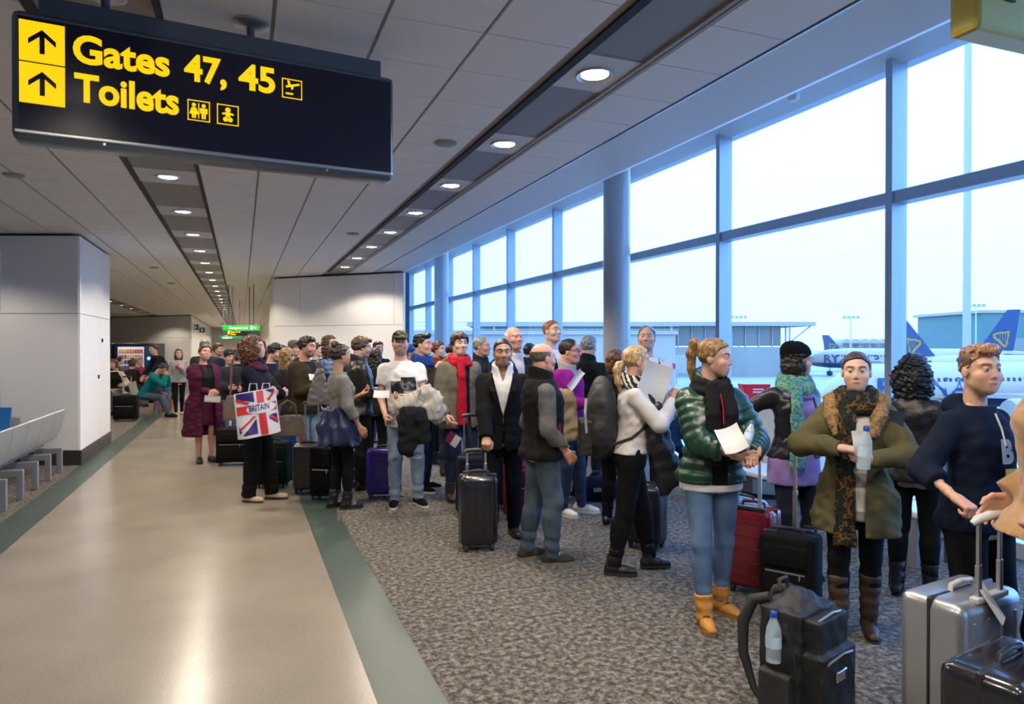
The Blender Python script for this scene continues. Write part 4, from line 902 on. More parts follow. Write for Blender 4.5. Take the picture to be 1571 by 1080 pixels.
    def arms(s, g, t, length=2.0, t_end=None, sides=(1, -1), quilt=None):
        k = s.k; out = None; m = (1.0 if s.sex == 'm' else .86)*k*(1 + .5*s.fat); te = t if t_end is None else t_end
        for sd in sides:
            a = s.arm[sd]; S, E, W_ = s.sh[sd], a['el'], a['w']
            l1 = min(length, 1.0); l2 = max(0.0, min(length - 1, 1.0))
            e1 = S + (E - S)*l1
            q, tt = cone(g, S, e1, .047*m + t*.9, (.047 - .006*l1)*m + t)
            if quilt: q = q - quilt*np.abs(np.sin(tt*math.pi*5))
            if l1 < 1: q = np.maximum(q, ((g.X - F32(e1[0]))*F32((E-S)[0]) + (g.Y - F32(e1[1]))*F32((E-S)[1]) + (g.Z - F32(e1[2]))*F32((E-S)[2]))/F32(np.linalg.norm(E-S)))
            if l2 > 0:
                e2 = E + (W_ - E)*l2; q2, tt = cone(g, E, e2, .042*m + t, (.042 - .013*l2)*m + te)
                if quilt: q2 = q2 - quilt*np.abs(np.sin(tt*math.pi*5))
                dv = (W_ - E)/np.linalg.norm(W_ - E); q2 = np.maximum(q2, (g.X - F32(e2[0]))*F32(dv[0]) + (g.Y - F32(e2[1]))*F32(dv[1]) + (g.Z - F32(e2[2]))*F32(dv[2]))
                q = smin(q, q2, .02)
            out = q if out is None else np.minimum(out, q)
        return out
    def legs(s, g, t, te=None, top=True):
        k = s.k; out = None; m = (1.0 if s.sex == 'm' else 1.0)*k*(1 + .5*s.fat); te = t if te is None else te
        for sd in (1, -1):
            f = s.foot[sd]; q = smin(cap(g, s.hip[sd], f['kn'], .086*m + t, .056*m + t), cap(g, f['kn'], f['an'], .056*m + t, .038*m + te), .02)
            calf = f['kn']*.72 + f['an']*.28 + np.array((0, -.018*k, 0)); q = smin(q, cap(g, calf, f['kn']*.5 + f['an']*.5 + np.array((0, -.014*k, 0)), .050*m + t, .040*m + t), .03)
            out = q if out is None else smin(out, q, .012)
        return out
    def box(s, pts, pad): P = np.array(pts); return P.min(0) - pad, P.max(0) + pad
    def arm_pts(s): return [s.sh[1], s.sh[-1]] + [s.arm[a][j] for a in (1, -1) for j in ('el', 'w')]
    def put(s, name, V, Q, mt, parent=None, label=None):
        o = link(name, np_mesh(name, V, Q, mt), None, parent or s.o)
        if label: o['label'] = label
        return o
    def make_body(s, hk, hair, beard, eye, brow, lips, makeup):
        hc, hh, hd = s.hres; k = s.k
        lo, hi = s.box(s.arm_pts() + [s.hip[1], s.hip[-1]] + [s.foot[a][j] for a in (1, -1) for j in ('kn', 'an')] + [s.J(0, 0, 1.55)], .2)
        g = Vol(lo, hi, .024 if s.res == 'hi' else .032)
        d, x, y, z = s.torso(g, -.010); d = np.maximum(d, np.maximum(.80 - z, z - 1.52)*k)
        d = smin(d, s.arms(g, -.002), .02); d = smin(d, s.legs(g, -.004), .02)
        Vb, Qb = g.net(d)
        Vh, Qh = head_mesh(hk, hh); col = head_colors(Vh, s.skin, brow or tuple(HB[hair[1]].node_tree.nodes['Principled BSDF'].inputs['Base Color'].default_value[:3]), lips or (s.skin[0]*.80, s.skin[1]*.50, s.skin[2]*.50), beard, eye=eye, makeup=makeup)
        Vs, Qs, Cs = [Vb, xf(Vh, s.HM)], [Qb, Qh + len(Vb)], [np.tile(s.skin, (len(Vb), 1)), col]; n0 = len(Vb) + len(Vh)
        for sd in (1, -1):
            a = s.arm[sd]
            if a['hide']: continue
            Vd, Qd = hand_mesh(a['pose'], hd); Vd = Vd.copy(); Qd = Qd.copy()
            if sd < 0: Vd[:, 1] *= -1; Qd = Qd[:, ::-1]
            zz = -a['pn']; yy = np.cross(zz, a['fd']); M = np.stack([a['fd'], yy, zz], 1); sc = k*(1.0 if s.sex == 'm' else .92)
            Vs.append((Vd*sc) @ M.T + a['w']); Qs.append(Qd + n0); Cs.append(np.tile(np.array(s.skin)*np.array((1.0, .93, .9)), (len(Vd), 1))); n0 += len(Vd)
        C = np.concatenate(Cs); me = np_mesh('body', np.concatenate(Vs), np.concatenate(Qs), M_SKIN, np.concatenate([C, np.ones((len(C), 1))], 1))
        s.body = link('body', me, None, s.o)
        if hair and hair[0] != 'none':
            Vx, Qx = hair_mesh(hair[0], {'hi': .0046, 'mid': .0062, 'lo': .0095}[s.res], hair[2] if len(hair) > 2 else 0)
            me = np_mesh('hair', Vx, Qx, HB[hair[1]]); o = link('hair', me, None, s.o); o.matrix_local = s.HM; s.hair = o
    def on_head(s, name, V, Q, mt, label=None):
        o = link(name, np_mesh(name, V, Q, mt), None, s.o); o.matrix_local = s.HM
        if label: o['label'] = label
        return o
    # ---- garments
    def trousers(s, mt, t=.010, te=None, wr=.004, waist=1.02, hem=.07, name='trousers', rip=None, label=None):
        k = s.k; lo, hi = s.box([s.hip[1], s.hip[-1]] + [s.foot[a][j] for a in (1, -1) for j in ('kn', 'an')], .20); hi[2] = max(hi[2], waist*k + s.dz + .03)
        g = Vol(lo, hi, s.hres[0]); d = s.legs(g, t, te); q, x, y, z = s.torso(g, t*.6 + .004); q = np.maximum(q, np.maximum(.84 - z, z - waist)*k)
        d = smin(d, q, .035)
        if not s.seated: d = np.maximum(d, (z - waist)*k)
        for sd in (1, -1):
            f = s.foot[sd]; dv = (f['an'] - f['kn'])/np.linalg.norm(f['an'] - f['kn']); e = f['an'] - dv*(hem - .07)*k + dv*.03*k
            cut = (g.X - F32(e[0]))*F32(dv[0]) + (g.Y - F32(e[1]))*F32(dv[1]) + (g.Z - F32(e[2]))*F32(dv[2]); near = (np.sign(sd)*g.X > 0) if not s.seated else (np.sign(sd)*g.X > 0)
            d = np.where(near & (cut > 0), np.maximum(d, cut), d)
        if wr: d = d + wr*wav(g, 42, 3)*(.4 + .6*(np.abs(g.Z - (.48*k)) < .12)) + wr*.8*np.sin(g.Z*70 + 8*g.X + 14*g.Y)*(g.Z < .25*k)
        if rip:
            for (sd, zz, w_) in rip: kn = s.foot[sd]['kn']; d = np.maximum(d, -ell(g, (kn[0], kn[1] + .075*k, kn[2] + zz), (w_, .035, .022)))
        V, Q = g.net(d); return s.put(name, V, Q, mt, label=label)
    def top(s, name, mt, t=.02, hem=.86, sleeve=2.0, ts=None, te=None, flare=.0, wr=.004, opening=None, neck=1.458, collar=0.0, hood=0.0, quilt=0.0, k_un=.03, seed=1, label=None, vneck=None, cap_shoulder=True, parent=None, cb=.0, sides=(1, -1), hem_ext=None):
        k = s.k; pts = (s.arm_pts() if sleeve > 0 else [s.sh[1], s.sh[-1]]) + [s.J(0, 0, 1.56), np.array((0, 0, hem*k + s.dz))]
        lo, hi = s.box(pts, .13 + t + flare); lo[0] = min(lo[0], -.25*k - flare - t); hi[0] = max(hi[0], .25*k + flare + t); lo[1] = min(lo[1], -.26*k - flare); hi[1] = max(hi[1], .22*k + flare); lo[2] = max(lo[2], hem*k + s.dz - .03)
        g = Vol(lo, hi, s.hres[0]); d, x, y, z = s.torso(g, t, hem, flare)
        if quilt: d = d - quilt*np.abs(np.sin(z*math.pi/.068)) + quilt*.5
        if wr: d = d + wr*wav(g, 34, seed) + wr*.8*wav(g, 70, seed + 5)
        d = np.maximum(d, (z - neck)*k)
        if hood: d = smin(d, ell(g, s.J(0, -.105, 1.45), (.105*k, .055*k*hood, .065*k)), .03)
        if sleeve > 0:
            a_ = s.arms(g, t if ts is None else ts, sleeve, te, sides, quilt); d = smin(d, a_ + (wr*wav(g, 46, seed + 3) if wr else 0), k_un)
        if collar:
            cx = s.J(0, -.014, 1.485); rr = np.sqrt((g.X - F32(cx[0]))**2 + ((g.Y - F32(cx[1]))*.95)**2); zz = g.Z - F32(cx[2]) + .35*(g.Y - F32(cx[1]))
            d = smin(d, smax(np.abs(rr - (.072*k + .10*np.maximum(-zz, 0) + collar*.3)) - .010 - collar*.25, np.abs(zz) - .030 - collar, .01), .012)
        d = np.maximum(d, np.where(np.abs(x) < .27*k + flare + t, (hem - z)*k, -1.0))
        if opening is not None:
            zs, ws = [q[0] for q in opening], [q[1] for q in opening]; w_ = np.interp(z, zs, ws).astype(F32)*k; c_ = np.interp(z, zs, [q[2] if len(q) > 2 else 0 for q in opening]).astype(F32)*k
            d = smax(d, np.where(y > .01, w_ - np.abs(x - c_), -1.0), .006)
        if vneck: d = np.maximum(d, np.where(y > -.02, np.minimum(vneck[1]*k - np.abs(x) - (vneck[2] if len(vneck) > 2 else 1.0)*np.maximum(0, (1.50 - z))*k*0, (z - vneck[0])*k - np.abs(x)*vneck[1]*10), -1.0))
        V, Q = g.net(d); return s.put(name, V, Q, mt, parent, label)
    def skirt(s, name, mt, top=1.0, hem=.60, t=.016, flare=.03, wr=.003, label=None):
        k = s.k; lo, hi = s.box([np.array((0, 0, hem*k)), np.array((0, 0, top*k))], .24 + flare); lo[2] = hem*k - .03; hi[2] = top*k + .03; g = Vol(lo, hi, s.hres[0]); d, x, y, z = s.torso(g, t, hem, flare)
        d = np.maximum(d, np.maximum(hem - z, z - top)*k) + wr*wav(g, 40, 7)
        for f in (0, 1): pass
        V, Q = g.net(d); return s.put(name, V, Q, mt, label=label)
    def scarf(s, mt, r=.036, drops=2, L=.45, loops=2, label=None, name='scarf', rx=.098, lowz=1.445, wr=.006, spread=.075):
        k = s.k; c = s.J(0, -.01, lowz); e0, e1 = s.J(spread, .14, 1.36), s.J(spread*1.1, .16, 1.36 - L); pts = [c, e0, e1, s.J(-spread*1.3, .14, 1.36 - L)]
        lo, hi = s.box(pts, .16); g = Vol(lo, hi, min(s.hres[0], .012)); d = None
        for i in range(loops):
            cz = c[2] + .045*k*i; rr = np.sqrt(((g.X - F32(c[0]))/1.05)**2 + ((g.Y - F32(c[1] + .012 - .012*i))/.98)**2); q = np.sqrt((rr - (rx - .012*i)*k)**2 + ((g.Z - F32(cz) + .22*(g.Y - F32(c[1])))*.85)**2) - (r - .004*i)*k; d = q if d is None else smin(d, q, .012)
        for i in range(drops):
            sd = 1 if i == 0 else -1; a, m_, b_ = s.J(sd*spread*.8, .115, 1.45), s.J(sd*spread, .165, 1.30), s.J(sd*spread*1.05, .175, 1.40 - L*(1 if i == 0 else .82))
            q = np.minimum(cap(g, a, m_, .045*k, .050*k, (1, .5, 1)), cap(g, m_, b_, .050*k, .062*k, (1, .34, 1))); q = np.maximum(q, F32(b_[2]) - g.Z); d = smin(d, q, .015)
        d = d + wr*wav(g, 75, 11) + wr*.7*wav(g, 120, 12); V, Q = g.net(d); return s.put(name, V, Q, mt, label=label)
    def make_shoes(s, kind='shoe', mt=None, sole=None, lace=None):
        k = s.k*(1.0 if s.sex == 'm' else .93); h = {'hi': .0072, 'mid': .0095, 'lo': .014}[s.res]
        for sd in (1, -1):
            f = s.foot[sd]; gz = f['an'][2] - .085*s.k
            hb = {'shoe': .10, 'sneaker': .115, 'boot': .20, 'tall': .42, 'flat': .06, 'heel': .07}[kind]
            g = Vol((-.075*k, -.11*k, -.004), (.075*k, .23*k, (hb + .03)*k if kind not in ('tall', 'boot') else .15*k), h)
            heel = .045 if kind == 'heel' or kind == 'tallheel' else 0.0
            d = cap(g, (0, -.045*k, (.036 + heel)*k), (.0, .085*k, (.036 + heel*.4)*k), .036*k, .042*k); d = smin(d, cap(g, (0, .085*k, .030*k), (.004*sd*-1, .155*k, .026*k), .042*k, .034*k), .02)
            if kind != 'flat' and kind != 'heel': d = smin(d, cap(g, (0, -.030*k, .06*k), (0, -.005*k, max(hb, .1)*k), .040*k, .044*k), .03)
            d = smax(d, -g.Z + .006 + (.016 if kind in ('sneaker', 'boot') else .006), .004); 
            if kind in ('flat', 'heel'): d = np.maximum(d, g.Z - (.062 + heel)*k); d = np.maximum(d, -ell(g, (0, .0, .095*k + heel*k), (.036*k, .085*k, .062*k)))
            elif kind in ('shoe', 'sneaker'): d = np.maximum(d, g.Z - hb*k)
            V, Q = g.net(d); M = Matrix.Translation((f['an'][0], f['an'][1], gz)) @ Matrix.Rotation(f['to'], 4, 'Z')
            if kind in ('tall', 'boot'):
                kn, an = f['kn'], f['an']; top = an + (kn - an)*({'tall': .78, 'boot': .26}[kind]); lo, hi = s.box([an, top], .11*s.k); g2 = Vol(lo, hi, s.hres[0]*.8); dv = (top - an)/np.linalg.norm(top - an)
                q = cap(g2, an - dv*.03, top + dv*.03, .050*s.k, (.064 if kind == 'tall' else .056)*s.k); q = np.maximum(q, (g2.X - F32(top[0]))*F32(dv[0]) + (g2.Y - F32(top[1]))*F32(dv[1]) + (g2.Z - F32(top[2]))*F32(dv[2])) + .003*wav(g2, 60, 4) + .003*np.sin(g2.Z*90)
                V2, Q2 = g2.net(q); V = xf(V, M); Q = np.concatenate([Q, Q2 + len(V)]); V = np.concatenate([V, V2]); M = Matrix.Identity(4)
            o = s.put('boot' if kind in ('tall', 'boot') else 'shoe', V, Q, mt); o.matrix_local = M
            Ms = Matrix.Translation((f['an'][0], f['an'][1], gz)) @ Matrix.Rotation(f['to'], 4, 'Z')
            ol = [(-.034, -.05), (-.028, -.075), (0, -.084), (.028, -.075), (.034, -.05), (.038, .03), (.046, .09), (.040, .15), (.022, .183), (0, .192), (-.022, .183), (-.040, .15), (-.046, .09), (-.038, .03)]
            hh = .024 if kind in ('sneaker', 'boot') else .012
            so = MB().prism([(x*k*.97, y*k) for x, y in ol], 0, hh*k).build('sole', sole or M_SKIRT, o, sm=40); so.matrix_parent_inverse = Matrix.Identity(4); so.matrix_local = M.inverted() @ Ms
            if kind == 'heel': hl = MB().prism([(-.022*k, -.08*k), (.022*k, -.08*k), (.02*k, -.035*k), (-.02*k, -.035*k)], 0, .06*k).build('heel', sole or M_SKIRT, o); hl.matrix_local = M.inverted() @ Ms
            if lace and s.res != 'lo':
                for j in range(4):
                    yk = .035 + j*.022; zk = .098 - j*.011; l = MB().tube([(-.022*k, yk*k, zk*k - .008), (0, yk*k + .006, zk*k + .003), (.022*k, yk*k, zk*k - .008)], .0042, 6).build('lace', lace, o); l.matrix_local = M.inverted() @ Ms
    def beanie(s, mt, label=None):
        g = Vol((-.13, -.16, -.05), (.13, .13, .19), .006); d = ell(g, (0, -.018, .052), (.092, .112, .102)); d = smin(d, ell(g, (0, -.075, .095), (.07, .05, .05)), .03); zl = np.interp(g.Y, [-.12, .0, .09], [-.035, .005, .055]).astype(F32); d = smax(d, zl - g.Z, .01) + .0025*np.sin(np.arctan2(g.X, g.Y)*46)
        return s.on_head('beanie', *g.net(d), mt, label)
    def ballcap(s, mt, mt2, label=None):
        g = Vol((-.12, -.14, .0), (.12, .21, .16), .0055); d = ell(g, (0, -.010, .045), (.087, .108, .089)); d = np.maximum(d, .052 - .12*g.Y - g.Z); o = s.on_head('cap', *g.net(d), mt, label)
        br = np.maximum(ell(g, (0, .085, .052), (.078, .105, .5)), np.abs(g.Z - .058 + .18*(g.Y - .085) + 2.2*g.X**2) - .0045); br = np.maximum(br, .075 - g.Y); V, Q = g.net(br)
        b_ = link('brim', np_mesh('brim', V, Q, mt2), None, o); return o
    def glasses(s):
        m_ = MB()
        for sd in (-1, 1):
            m_.tube([(sd*.031 + .021*math.cos(a), .094, .010 + .015*math.sin(a)) for a in np.linspace(0, 2*math.pi, 15)], .0021, 6); m_.tube([(sd*.052, .092, .016), (sd*.078, .03, .018), (sd*.080, -.02, .012)], .0021, 6)
        m_.tube([(-.010, .096, .012), (0, .099, .014), (.010, .096, .012)], .0021, 6); o = m_.build('glasses', M_SKIRT, s.o); o.matrix_local = s.HM; return o
    def strip_on(s, name, mt, pts, w, th=.006, parent=None):
        m_ = MB(); m_.tube([s.J(*p) for p in pts], w, 6); return m_.build(name, mt, parent or s.o, sm=40)
# ================================================================== THE TRAVELLERS
BLK = cloth('cloth_black', (.010, .010, .012)); BLK2 = cloth('cloth_soft_black', (.018, .017, .019)); NAVY = cloth('cloth_navy', (.012, .018, .045)); WHT = cloth('cloth_white', (.64, .63, .62), noise=(5, .03), bump=(70, .06)); GRY = cloth('cloth_grey', (.10, .10, .105)); LGRY = cloth('cloth_light_grey', (.30, .29, .30))
CHAR = cloth('cloth_charcoal', (.035, .035, .04)); JN = denim('denim_blue', (.085, .15, .27)); JD = denim('denim_dark', (.022, .035, .065)); JL = denim('denim_washed', (.24, .33, .43)); JG = denim('denim_slate', (.06, .085, .115))
LBK = leather('leather_black', (.012, .012, .013)); LBR = leather('leather_brown', (.055, .03, .018), .5); LTAN = leather('boot_tan', (.45, .205, .035), .55); SOLEW = mat('sole_white', (.62, .60, .56, 1), .6); SOLEB = mat('sole_black', (.02, .02, .02, 1), .6); SOLET = mat('sole_gum', (.25, .13, .04, 1), .6)
def checks(name, cols, scale, kind='wave'):
    if name in MATS: return MATS[name]
    m = mat(name, (1, 1, 1, 1), .85, spec=.2); n, b = nodes_of(m); t = n.nodes.new('ShaderNodeTexCoord')
    if kind == 'wave':
        x = n.nodes.new('ShaderNodeTexWave'); x.bands_direction = 'Z'; x.inputs['Scale'].default_value = scale; x.inputs['Distortion'].default_value = 1.2; x.inputs['Detail'].default_value = 1; o_ = x.outputs['Fac']
    elif kind == 'zig':
        x = n.nodes.new('ShaderNodeTexWave'); x.bands_direction = 'DIAGONAL'; x.inputs['Scale'].default_value = scale; x.inputs['Distortion'].default_value = 3; x.inputs['Detail Scale'].default_value = 4; o_ = x.outputs['Fac']
    else:
        x = n.nodes.new('ShaderNodeTexNoise'); x.inputs['Scale'].default_value = scale; x.inputs['Detail'].default_value = 2; o_ = x.outputs['Fac']
    n.links.new(t.outputs['Object'], x.inputs['Vector']); k_ = len(cols)
    lo_, hi_ = (.0, 1.0) if kind != 'noise' else (.33, .68)
    r = ramp(n, [(lo_ + (hi_ - lo_)*i/k_, tuple(c) + (1,)) for i, c in enumerate(cols)], True); n.links.new(o_, r.inputs[0]); n.links.new(r.outputs[0], b.inputs['Base Color']); return m
GREENP = mat('puffer_green', (.005, .040, .022, 1), .34, noise=(12, .2), bump=(45, .25), spec=.6)
OLIVE = cloth('parka_olive', (.095, .085, .040)); CAMEL = cloth('coat_camel', (.34, .19, .085), sheen=.3); PURP = cloth('coat_plum', (.065, .010, .034)); MAG = cloth('fleece_magenta', (.26, .012, .22)); SUIT = cloth('suit_black', (.011, .011, .014), noise=(14, .08), bump=(200, .05))
BROWNJ = cloth('jacket_brown', (.060, .045, .026)); KHAKI = cloth('coat_grey_khaki', (.15, .135, .105)); TEALC = cloth('hoodie_teal', (.006, .13, .14)); LILAC = cloth('knit_lilac', (.28, .19, .42)); BLUEC = cloth('cloth_royal_blue', (.012, .05, .22)); WINE = cloth('knit_wine', (.18, .02, .05)); REDC = cloth('scarf_red', (.42, .012, .03)); FUR = cloth('hood_fur', (.28, .17, .08), noise=(60, .5), bump=(120, .9))
SC_DARK = checks('scarf_dark_print', [(.010, .010, .011), (.014, .026, .024), (.010, .010, .012), (.12, .07, .012), (.03, .008, .012)], 22, 'noise'); SC_TEAL = checks('scarf_teal_print', [(.02, .20, .22), (.05, .26, .22), (.30, .36, .20), (.04, .24, .24)], 40, 'noise'); SC_ZIG = checks('scarf_black_white', [(.015, .015, .018), (.60, .58, .55)], 11, 'zig'); STRIPE = checks('knit_stripe_white_grey', [(.55, .54, .53), (.62, .61, .60), (.26, .26, .27)], 1.6)
PAPER = mat('paper_white', (.56, .57, .58, 1), .6)
HANG = {}
def clasp(x=.03, y=.23, z=1.03): return dict(RA=dict(w=(x, y, z), pose='hold', palm=(-.4, -.6, 0)), LA=dict(w=(x, y + .02, z - .02), pose='hold', palm=(-.4, -.6, 0)))
PP = {}
def add(key, *a, **k): PP[key] = Person(*a, **k); return PP[key]

# right foreground
add('camel', 'person in a camel coat cut off by the right edge, hand on a handle', 1642, d=2.50, H=1.86, face=-75, sex='f', hair=('loose', 'dblond'), res='hi', shoes=('boot', LBK, SOLEB), feet={1: (.09, .0, 8), -1: (.09, -.06, 8)},
    LA=dict(world=at(1590, 2.28, v=770), pose='grip', palm=(0, -1, 0), pole=(.5, -.9, 0), dir=(.0, .45, -1)), RA=dict(w=(.2, .12, .95)),
    wear=[('trousers', BLK, .010, {}), ('top', 'coat', CAMEL, dict(t=.035, hem=.88, flare=.09, te=.05, collar=.02, wr=.006))])
add('quiff', 'person with bleached quiff in a navy hoodie holding the silver suitcase handle', 1502, d=3.18, H=1.617, face=52, sex='f', headk='f', skin='fair', hair=('quiff', 'twotone'), head=(-14, 0, 0), res='hi', shoes=('sneaker', BLK, SOLEW), brow=(.05, .025, .012),
    RA=dict(world=at(1468, 2.92, v=764), pose='grip', palm=(0, 0, -1), pole=(.1, -1, -.1), dir=(-.1, .9, -.45)), LA=dict(w=(.18, .15, .92)), lips=(.42, .14, .12),
    wear=[('trousers', BLK, .014, {}), ('top', 'hoodie', cloth('hoodie_navy', (.010, .018, .042)), dict(t=.026, hem=.84, sleeve=1.5, hood=1.15, wr=.005, te=.025))])
add('curls', 'woman with black curls in a black leather jacket, back turned, by the low bench', 1403, v=912, H=1.56, face=165, sex='f', hair=('longcurl', 'black', 2), head=(-8, 4, 0), res='hi', shoes=('tall', LBK, SOLEB), feet={1: (.09, .06, 10), -1: (.09, -.08, 10)}, RA=dict(w=(.12, .22, 1.05)), LA=dict(w=(.12, .22, 1.0)), fat=.08,
    wear=[('trousers', BLK, .008, {}), ('top', 'leather_jacket', LBK, dict(t=.026, hem=.84, collar=.02, wr=.006))])
p = add('parka', 'woman in an olive parka and printed scarf holding a bottle and a slip of paper', 1314, v=980, H=1.59, face=-2, sex='f', skin='pale', hair=('slick', 'brown'), head=(2, -2, 0), res='hi', shoes=('tall', LBR, SOLEB), feet={1: (.09, .02, 8), -1: (.07, -.12, 14)}, lean=(.0, .0), makeup=.7, eye=(.05, .035, .03), brow=(.05, .025, .02), lips=(.42, .15, .14),
    RA=dict(w=(.07, .27, 1.195), pose='hold', palm=(-.2, -.2, -1), pole=(1, -.25, -.25), dir=(-.95, .15, -.05)), LA=dict(w=(.085, .26, 1.14), pose='hold', palm=(-.2, -1, .2), pole=(.9, -.3, -.5), dir=(-.9, .3, .15)),
    wear=[('trousers', BLK, .005, {}), ('top', 'sweater', STRIPE, dict(t=.014, hem=.74, sleeve=0, wr=.002)), ('top', 'parka', OLIVE, dict(t=.038, hem=.66, flare=.03, opening=[(.6, .055), (.9, .055), (1.2, .07), (1.5, .10)], hood=1.1, wr=.007, te=.022)), ('scarf', SC_DARK, dict(r=.042, L=.80, drops=1, rx=.095, spread=.05))])
g_ = Vol(*p.box([p.J(.15, .14, 1.26), p.J(-.15, .14, 1.26), p.J(0, -.18, 1.50)], .10), .011); d_ = None
for sd_ in (1, -1):
    f_ = [p.J(sd_*.095, .150, 1.27), p.J(sd_*.125, .105, 1.37), p.J(sd_*.135, .0, 1.445), p.J(sd_*.10, -.11, 1.47), p.J(0, -.15, 1.475)]
    for a_, b_, r0_, r1_ in zip(f_, f_[1:], (.026, .040, .046, .044), (.040, .046, .044, .042)):
        q_ = cap(g_, a_, b_, r0_, r1_); d_ = q_ if d_ is None else smin(d_, q_, .01)
p.put('fur_trim', *g_.net(d_ + .007*wav(g_, 140, 3) + .005*wav(g_, 220, 4)), FUR)
for i_, (x_, z_) in enumerate(((.135, 1.37), (.115, 1.32), (.095, 1.27))): MB().lathe([(.0095, 0), (.0095, .004), (.004, .006)], 10, Matrix.Translation(p.J(x_, .135 - .0*i_, z_)) @ Matrix.Rotation(-math.pi/2, 4, 'X')).build('snap_button', M_STEEL, p.o)
add('beanie', 'woman in a black beanie and long teal scarf over a lilac dress', 1220, d=4.85, H=1.63, face=32, sex='f', skin='fair', hair=('bob', 'dark', 1), head=(68, -3, 0), res='hi', shoes=('tall', LBK, SOLEB), RA=dict(w=(.30, -.10, 1.0), pole=(.7, -.9, 0)), LA=dict(w=(.1, .2, 1.05)),
    wear=[('trousers', cloth('tights_grey', (.03, .034, .042)), .003, dict(name='tights')), ('skirt', 'dress', LILAC, dict(top=1.05, hem=.70, t=.014, flare=.01)), ('top', 'dress_top', LILAC, dict(t=.012, hem=.95, sleeve=0, wr=.004)), ('top', 'leather_jacket', LBK, dict(t=.026, hem=.90, opening=[(.8, .09), (1.5, .10)], wr=.005)), ('scarf', SC_TEAL, dict(r=.043, L=.56, drops=1, spread=.085, label='long patterned teal scarf')), ('scarf', LILAC, dict(r=.032, drops=0, lowz=1.40, L=.1, loops=1, name='cowl')), ('beanie', cloth('beanie_black', (.010, .010, .012), bump=(130, .6)))])
p = add('green', 'woman in a shiny green puffer jacket, jeans and tan boots holding papers', 1092, v=951, H=1.665, face=22, sex='f', skin='fair', hair=('ponyhigh', 'dblond'), head=(50, -5, 0), res='hi', shoes=('boot', LTAN, SOLET, mat('lace_brown', (.10, .05, .02, 1), .7)), feet={1: (.085, .10, 6), -1: (.10, -.10, 30)}, brow=(.09, .05, .02),
    RA=dict(w=(-.05, .29, 1.06), pose='hold', palm=(-.3, -.3, 1), pole=(.9, -.5, -.4), dir=(-.85, .5, -.1)), LA=dict(w=(.12, .28, 1.07), pose='grip', palm=(0, 0, -1), pole=(.8, -.6, -.4), dir=(-.3, .95, -.1)),
    wear=[('trousers', JN, .006, {}), ('top', 'white_top', WHT, dict(t=.016, hem=.815, sleeve=0, wr=.002)), ('top', 'black_top', BLK, dict(t=.021, hem=.86, sleeve=0)), ('top', 'puffer_jacket', GREENP, dict(t=.040, hem=.87, quilt=.013, hood=1.3, collar=.03, opening=[(.8, .045), (1.1, .050), (1.5, .075)], wr=.003, te=.03)), ('scarf', BLK2, dict(r=.030, L=.42, drops=2, spread=.055))])
for z_ in (1.40, 1.33, 1.26): pass
p.strip_on('earphone_cord', REDC, [(.012, .165, 1.42), (.004, .185, 1.34), (.006, .20, 1.24)], .0035)
p = add('blonde', 'blonde woman with a ponytail, striped scarf and backpack hiding behind a sheet of paper', 968, v=878, H=1.625, face=98, sex='f', skin='fair', hair=('ponylow', 'blond'), head=(8, 0, 0), lean=(.07, 0), res='hi', shoes=('boot', LBK, SOLEB), feet={1: (.08, -.14, 10), -1: (.08, .16, 10)},
    RA=dict(w=(.08, .28, 1.33), pose='hold', palm=(-1, 0, .2), pole=(.7, -.4, -.9), dir=(-.2, .45, .85)), LA=dict(w=(.08, .32, 1.22), pose='hold', palm=(-.6, -.6, 0)),
    wear=[('trousers', BLK, .014, {}), ('top', 'white_top', cloth('cloth_offwhite', (.56, .53, .52), noise=(6, .04)), dict(t=.024, hem=.93, wr=.005)), ('top', 'vest', BLK2, dict(t=.019, hem=1.22, sleeve=0, opening=[(1.2, .10), (1.5, .11)])), ('scarf', SC_ZIG, dict(r=.034, L=.36, drops=2))])
p = add('tallwhite', 'man with short grey hair in a white shirt standing in front of the column', 992, v=789, H=1.82, face=-4, sex='m', skin='fair', hair=('receding', 'grey'), head=(0, 8, 0), shoes=('shoe', LBK, SOLEB), RA=dict(w=(.05, .26, 1.30), pose='hold'), LA=dict(w=(.10, .24, 1.28), pose='fist', palm=(0, -1, 0), dir=(-1, .1, .3)), beard=.25, wear=[('trousers', CHAR, .014, {}), ('top', 'shirt', WHT, dict(t=.022, hem=.85)), ('top', 'waistcoat', BLK, dict(t=.026, hem=1.0, sleeve=0, opening=[(.9, .05), (1.5, .11)]))])
add('behindblonde', 'dark-haired person in a black hooded jacket half hidden behind the blonde woman', 945, d=6.2, H=1.58, face=150, sex='f', hair=('bob', 'auburn'), res='mid', shoes=('shoe', LBK, SOLEB), wear=[('trousers', BLK, .014, {}), ('top', 'hooded_jacket', BLK2, dict(t=.04, hem=.80, hood=1.2, wr=.007))])
add('backman', 'grey-haired man in a dark jacket, back turned, between the column and the magenta fleece', 903, d=7.9, H=1.735, face=150, sex='m', hair=('short', 'grey'), skin='ruddy', shoes=('shoe', LBK, SOLEB), wear=[('trousers', CHAR, .016, {}), ('top', 'jacket', cloth('jacket_green_black', (.012, .018, .017)), dict(t=.035, hem=.80, collar=.02))])
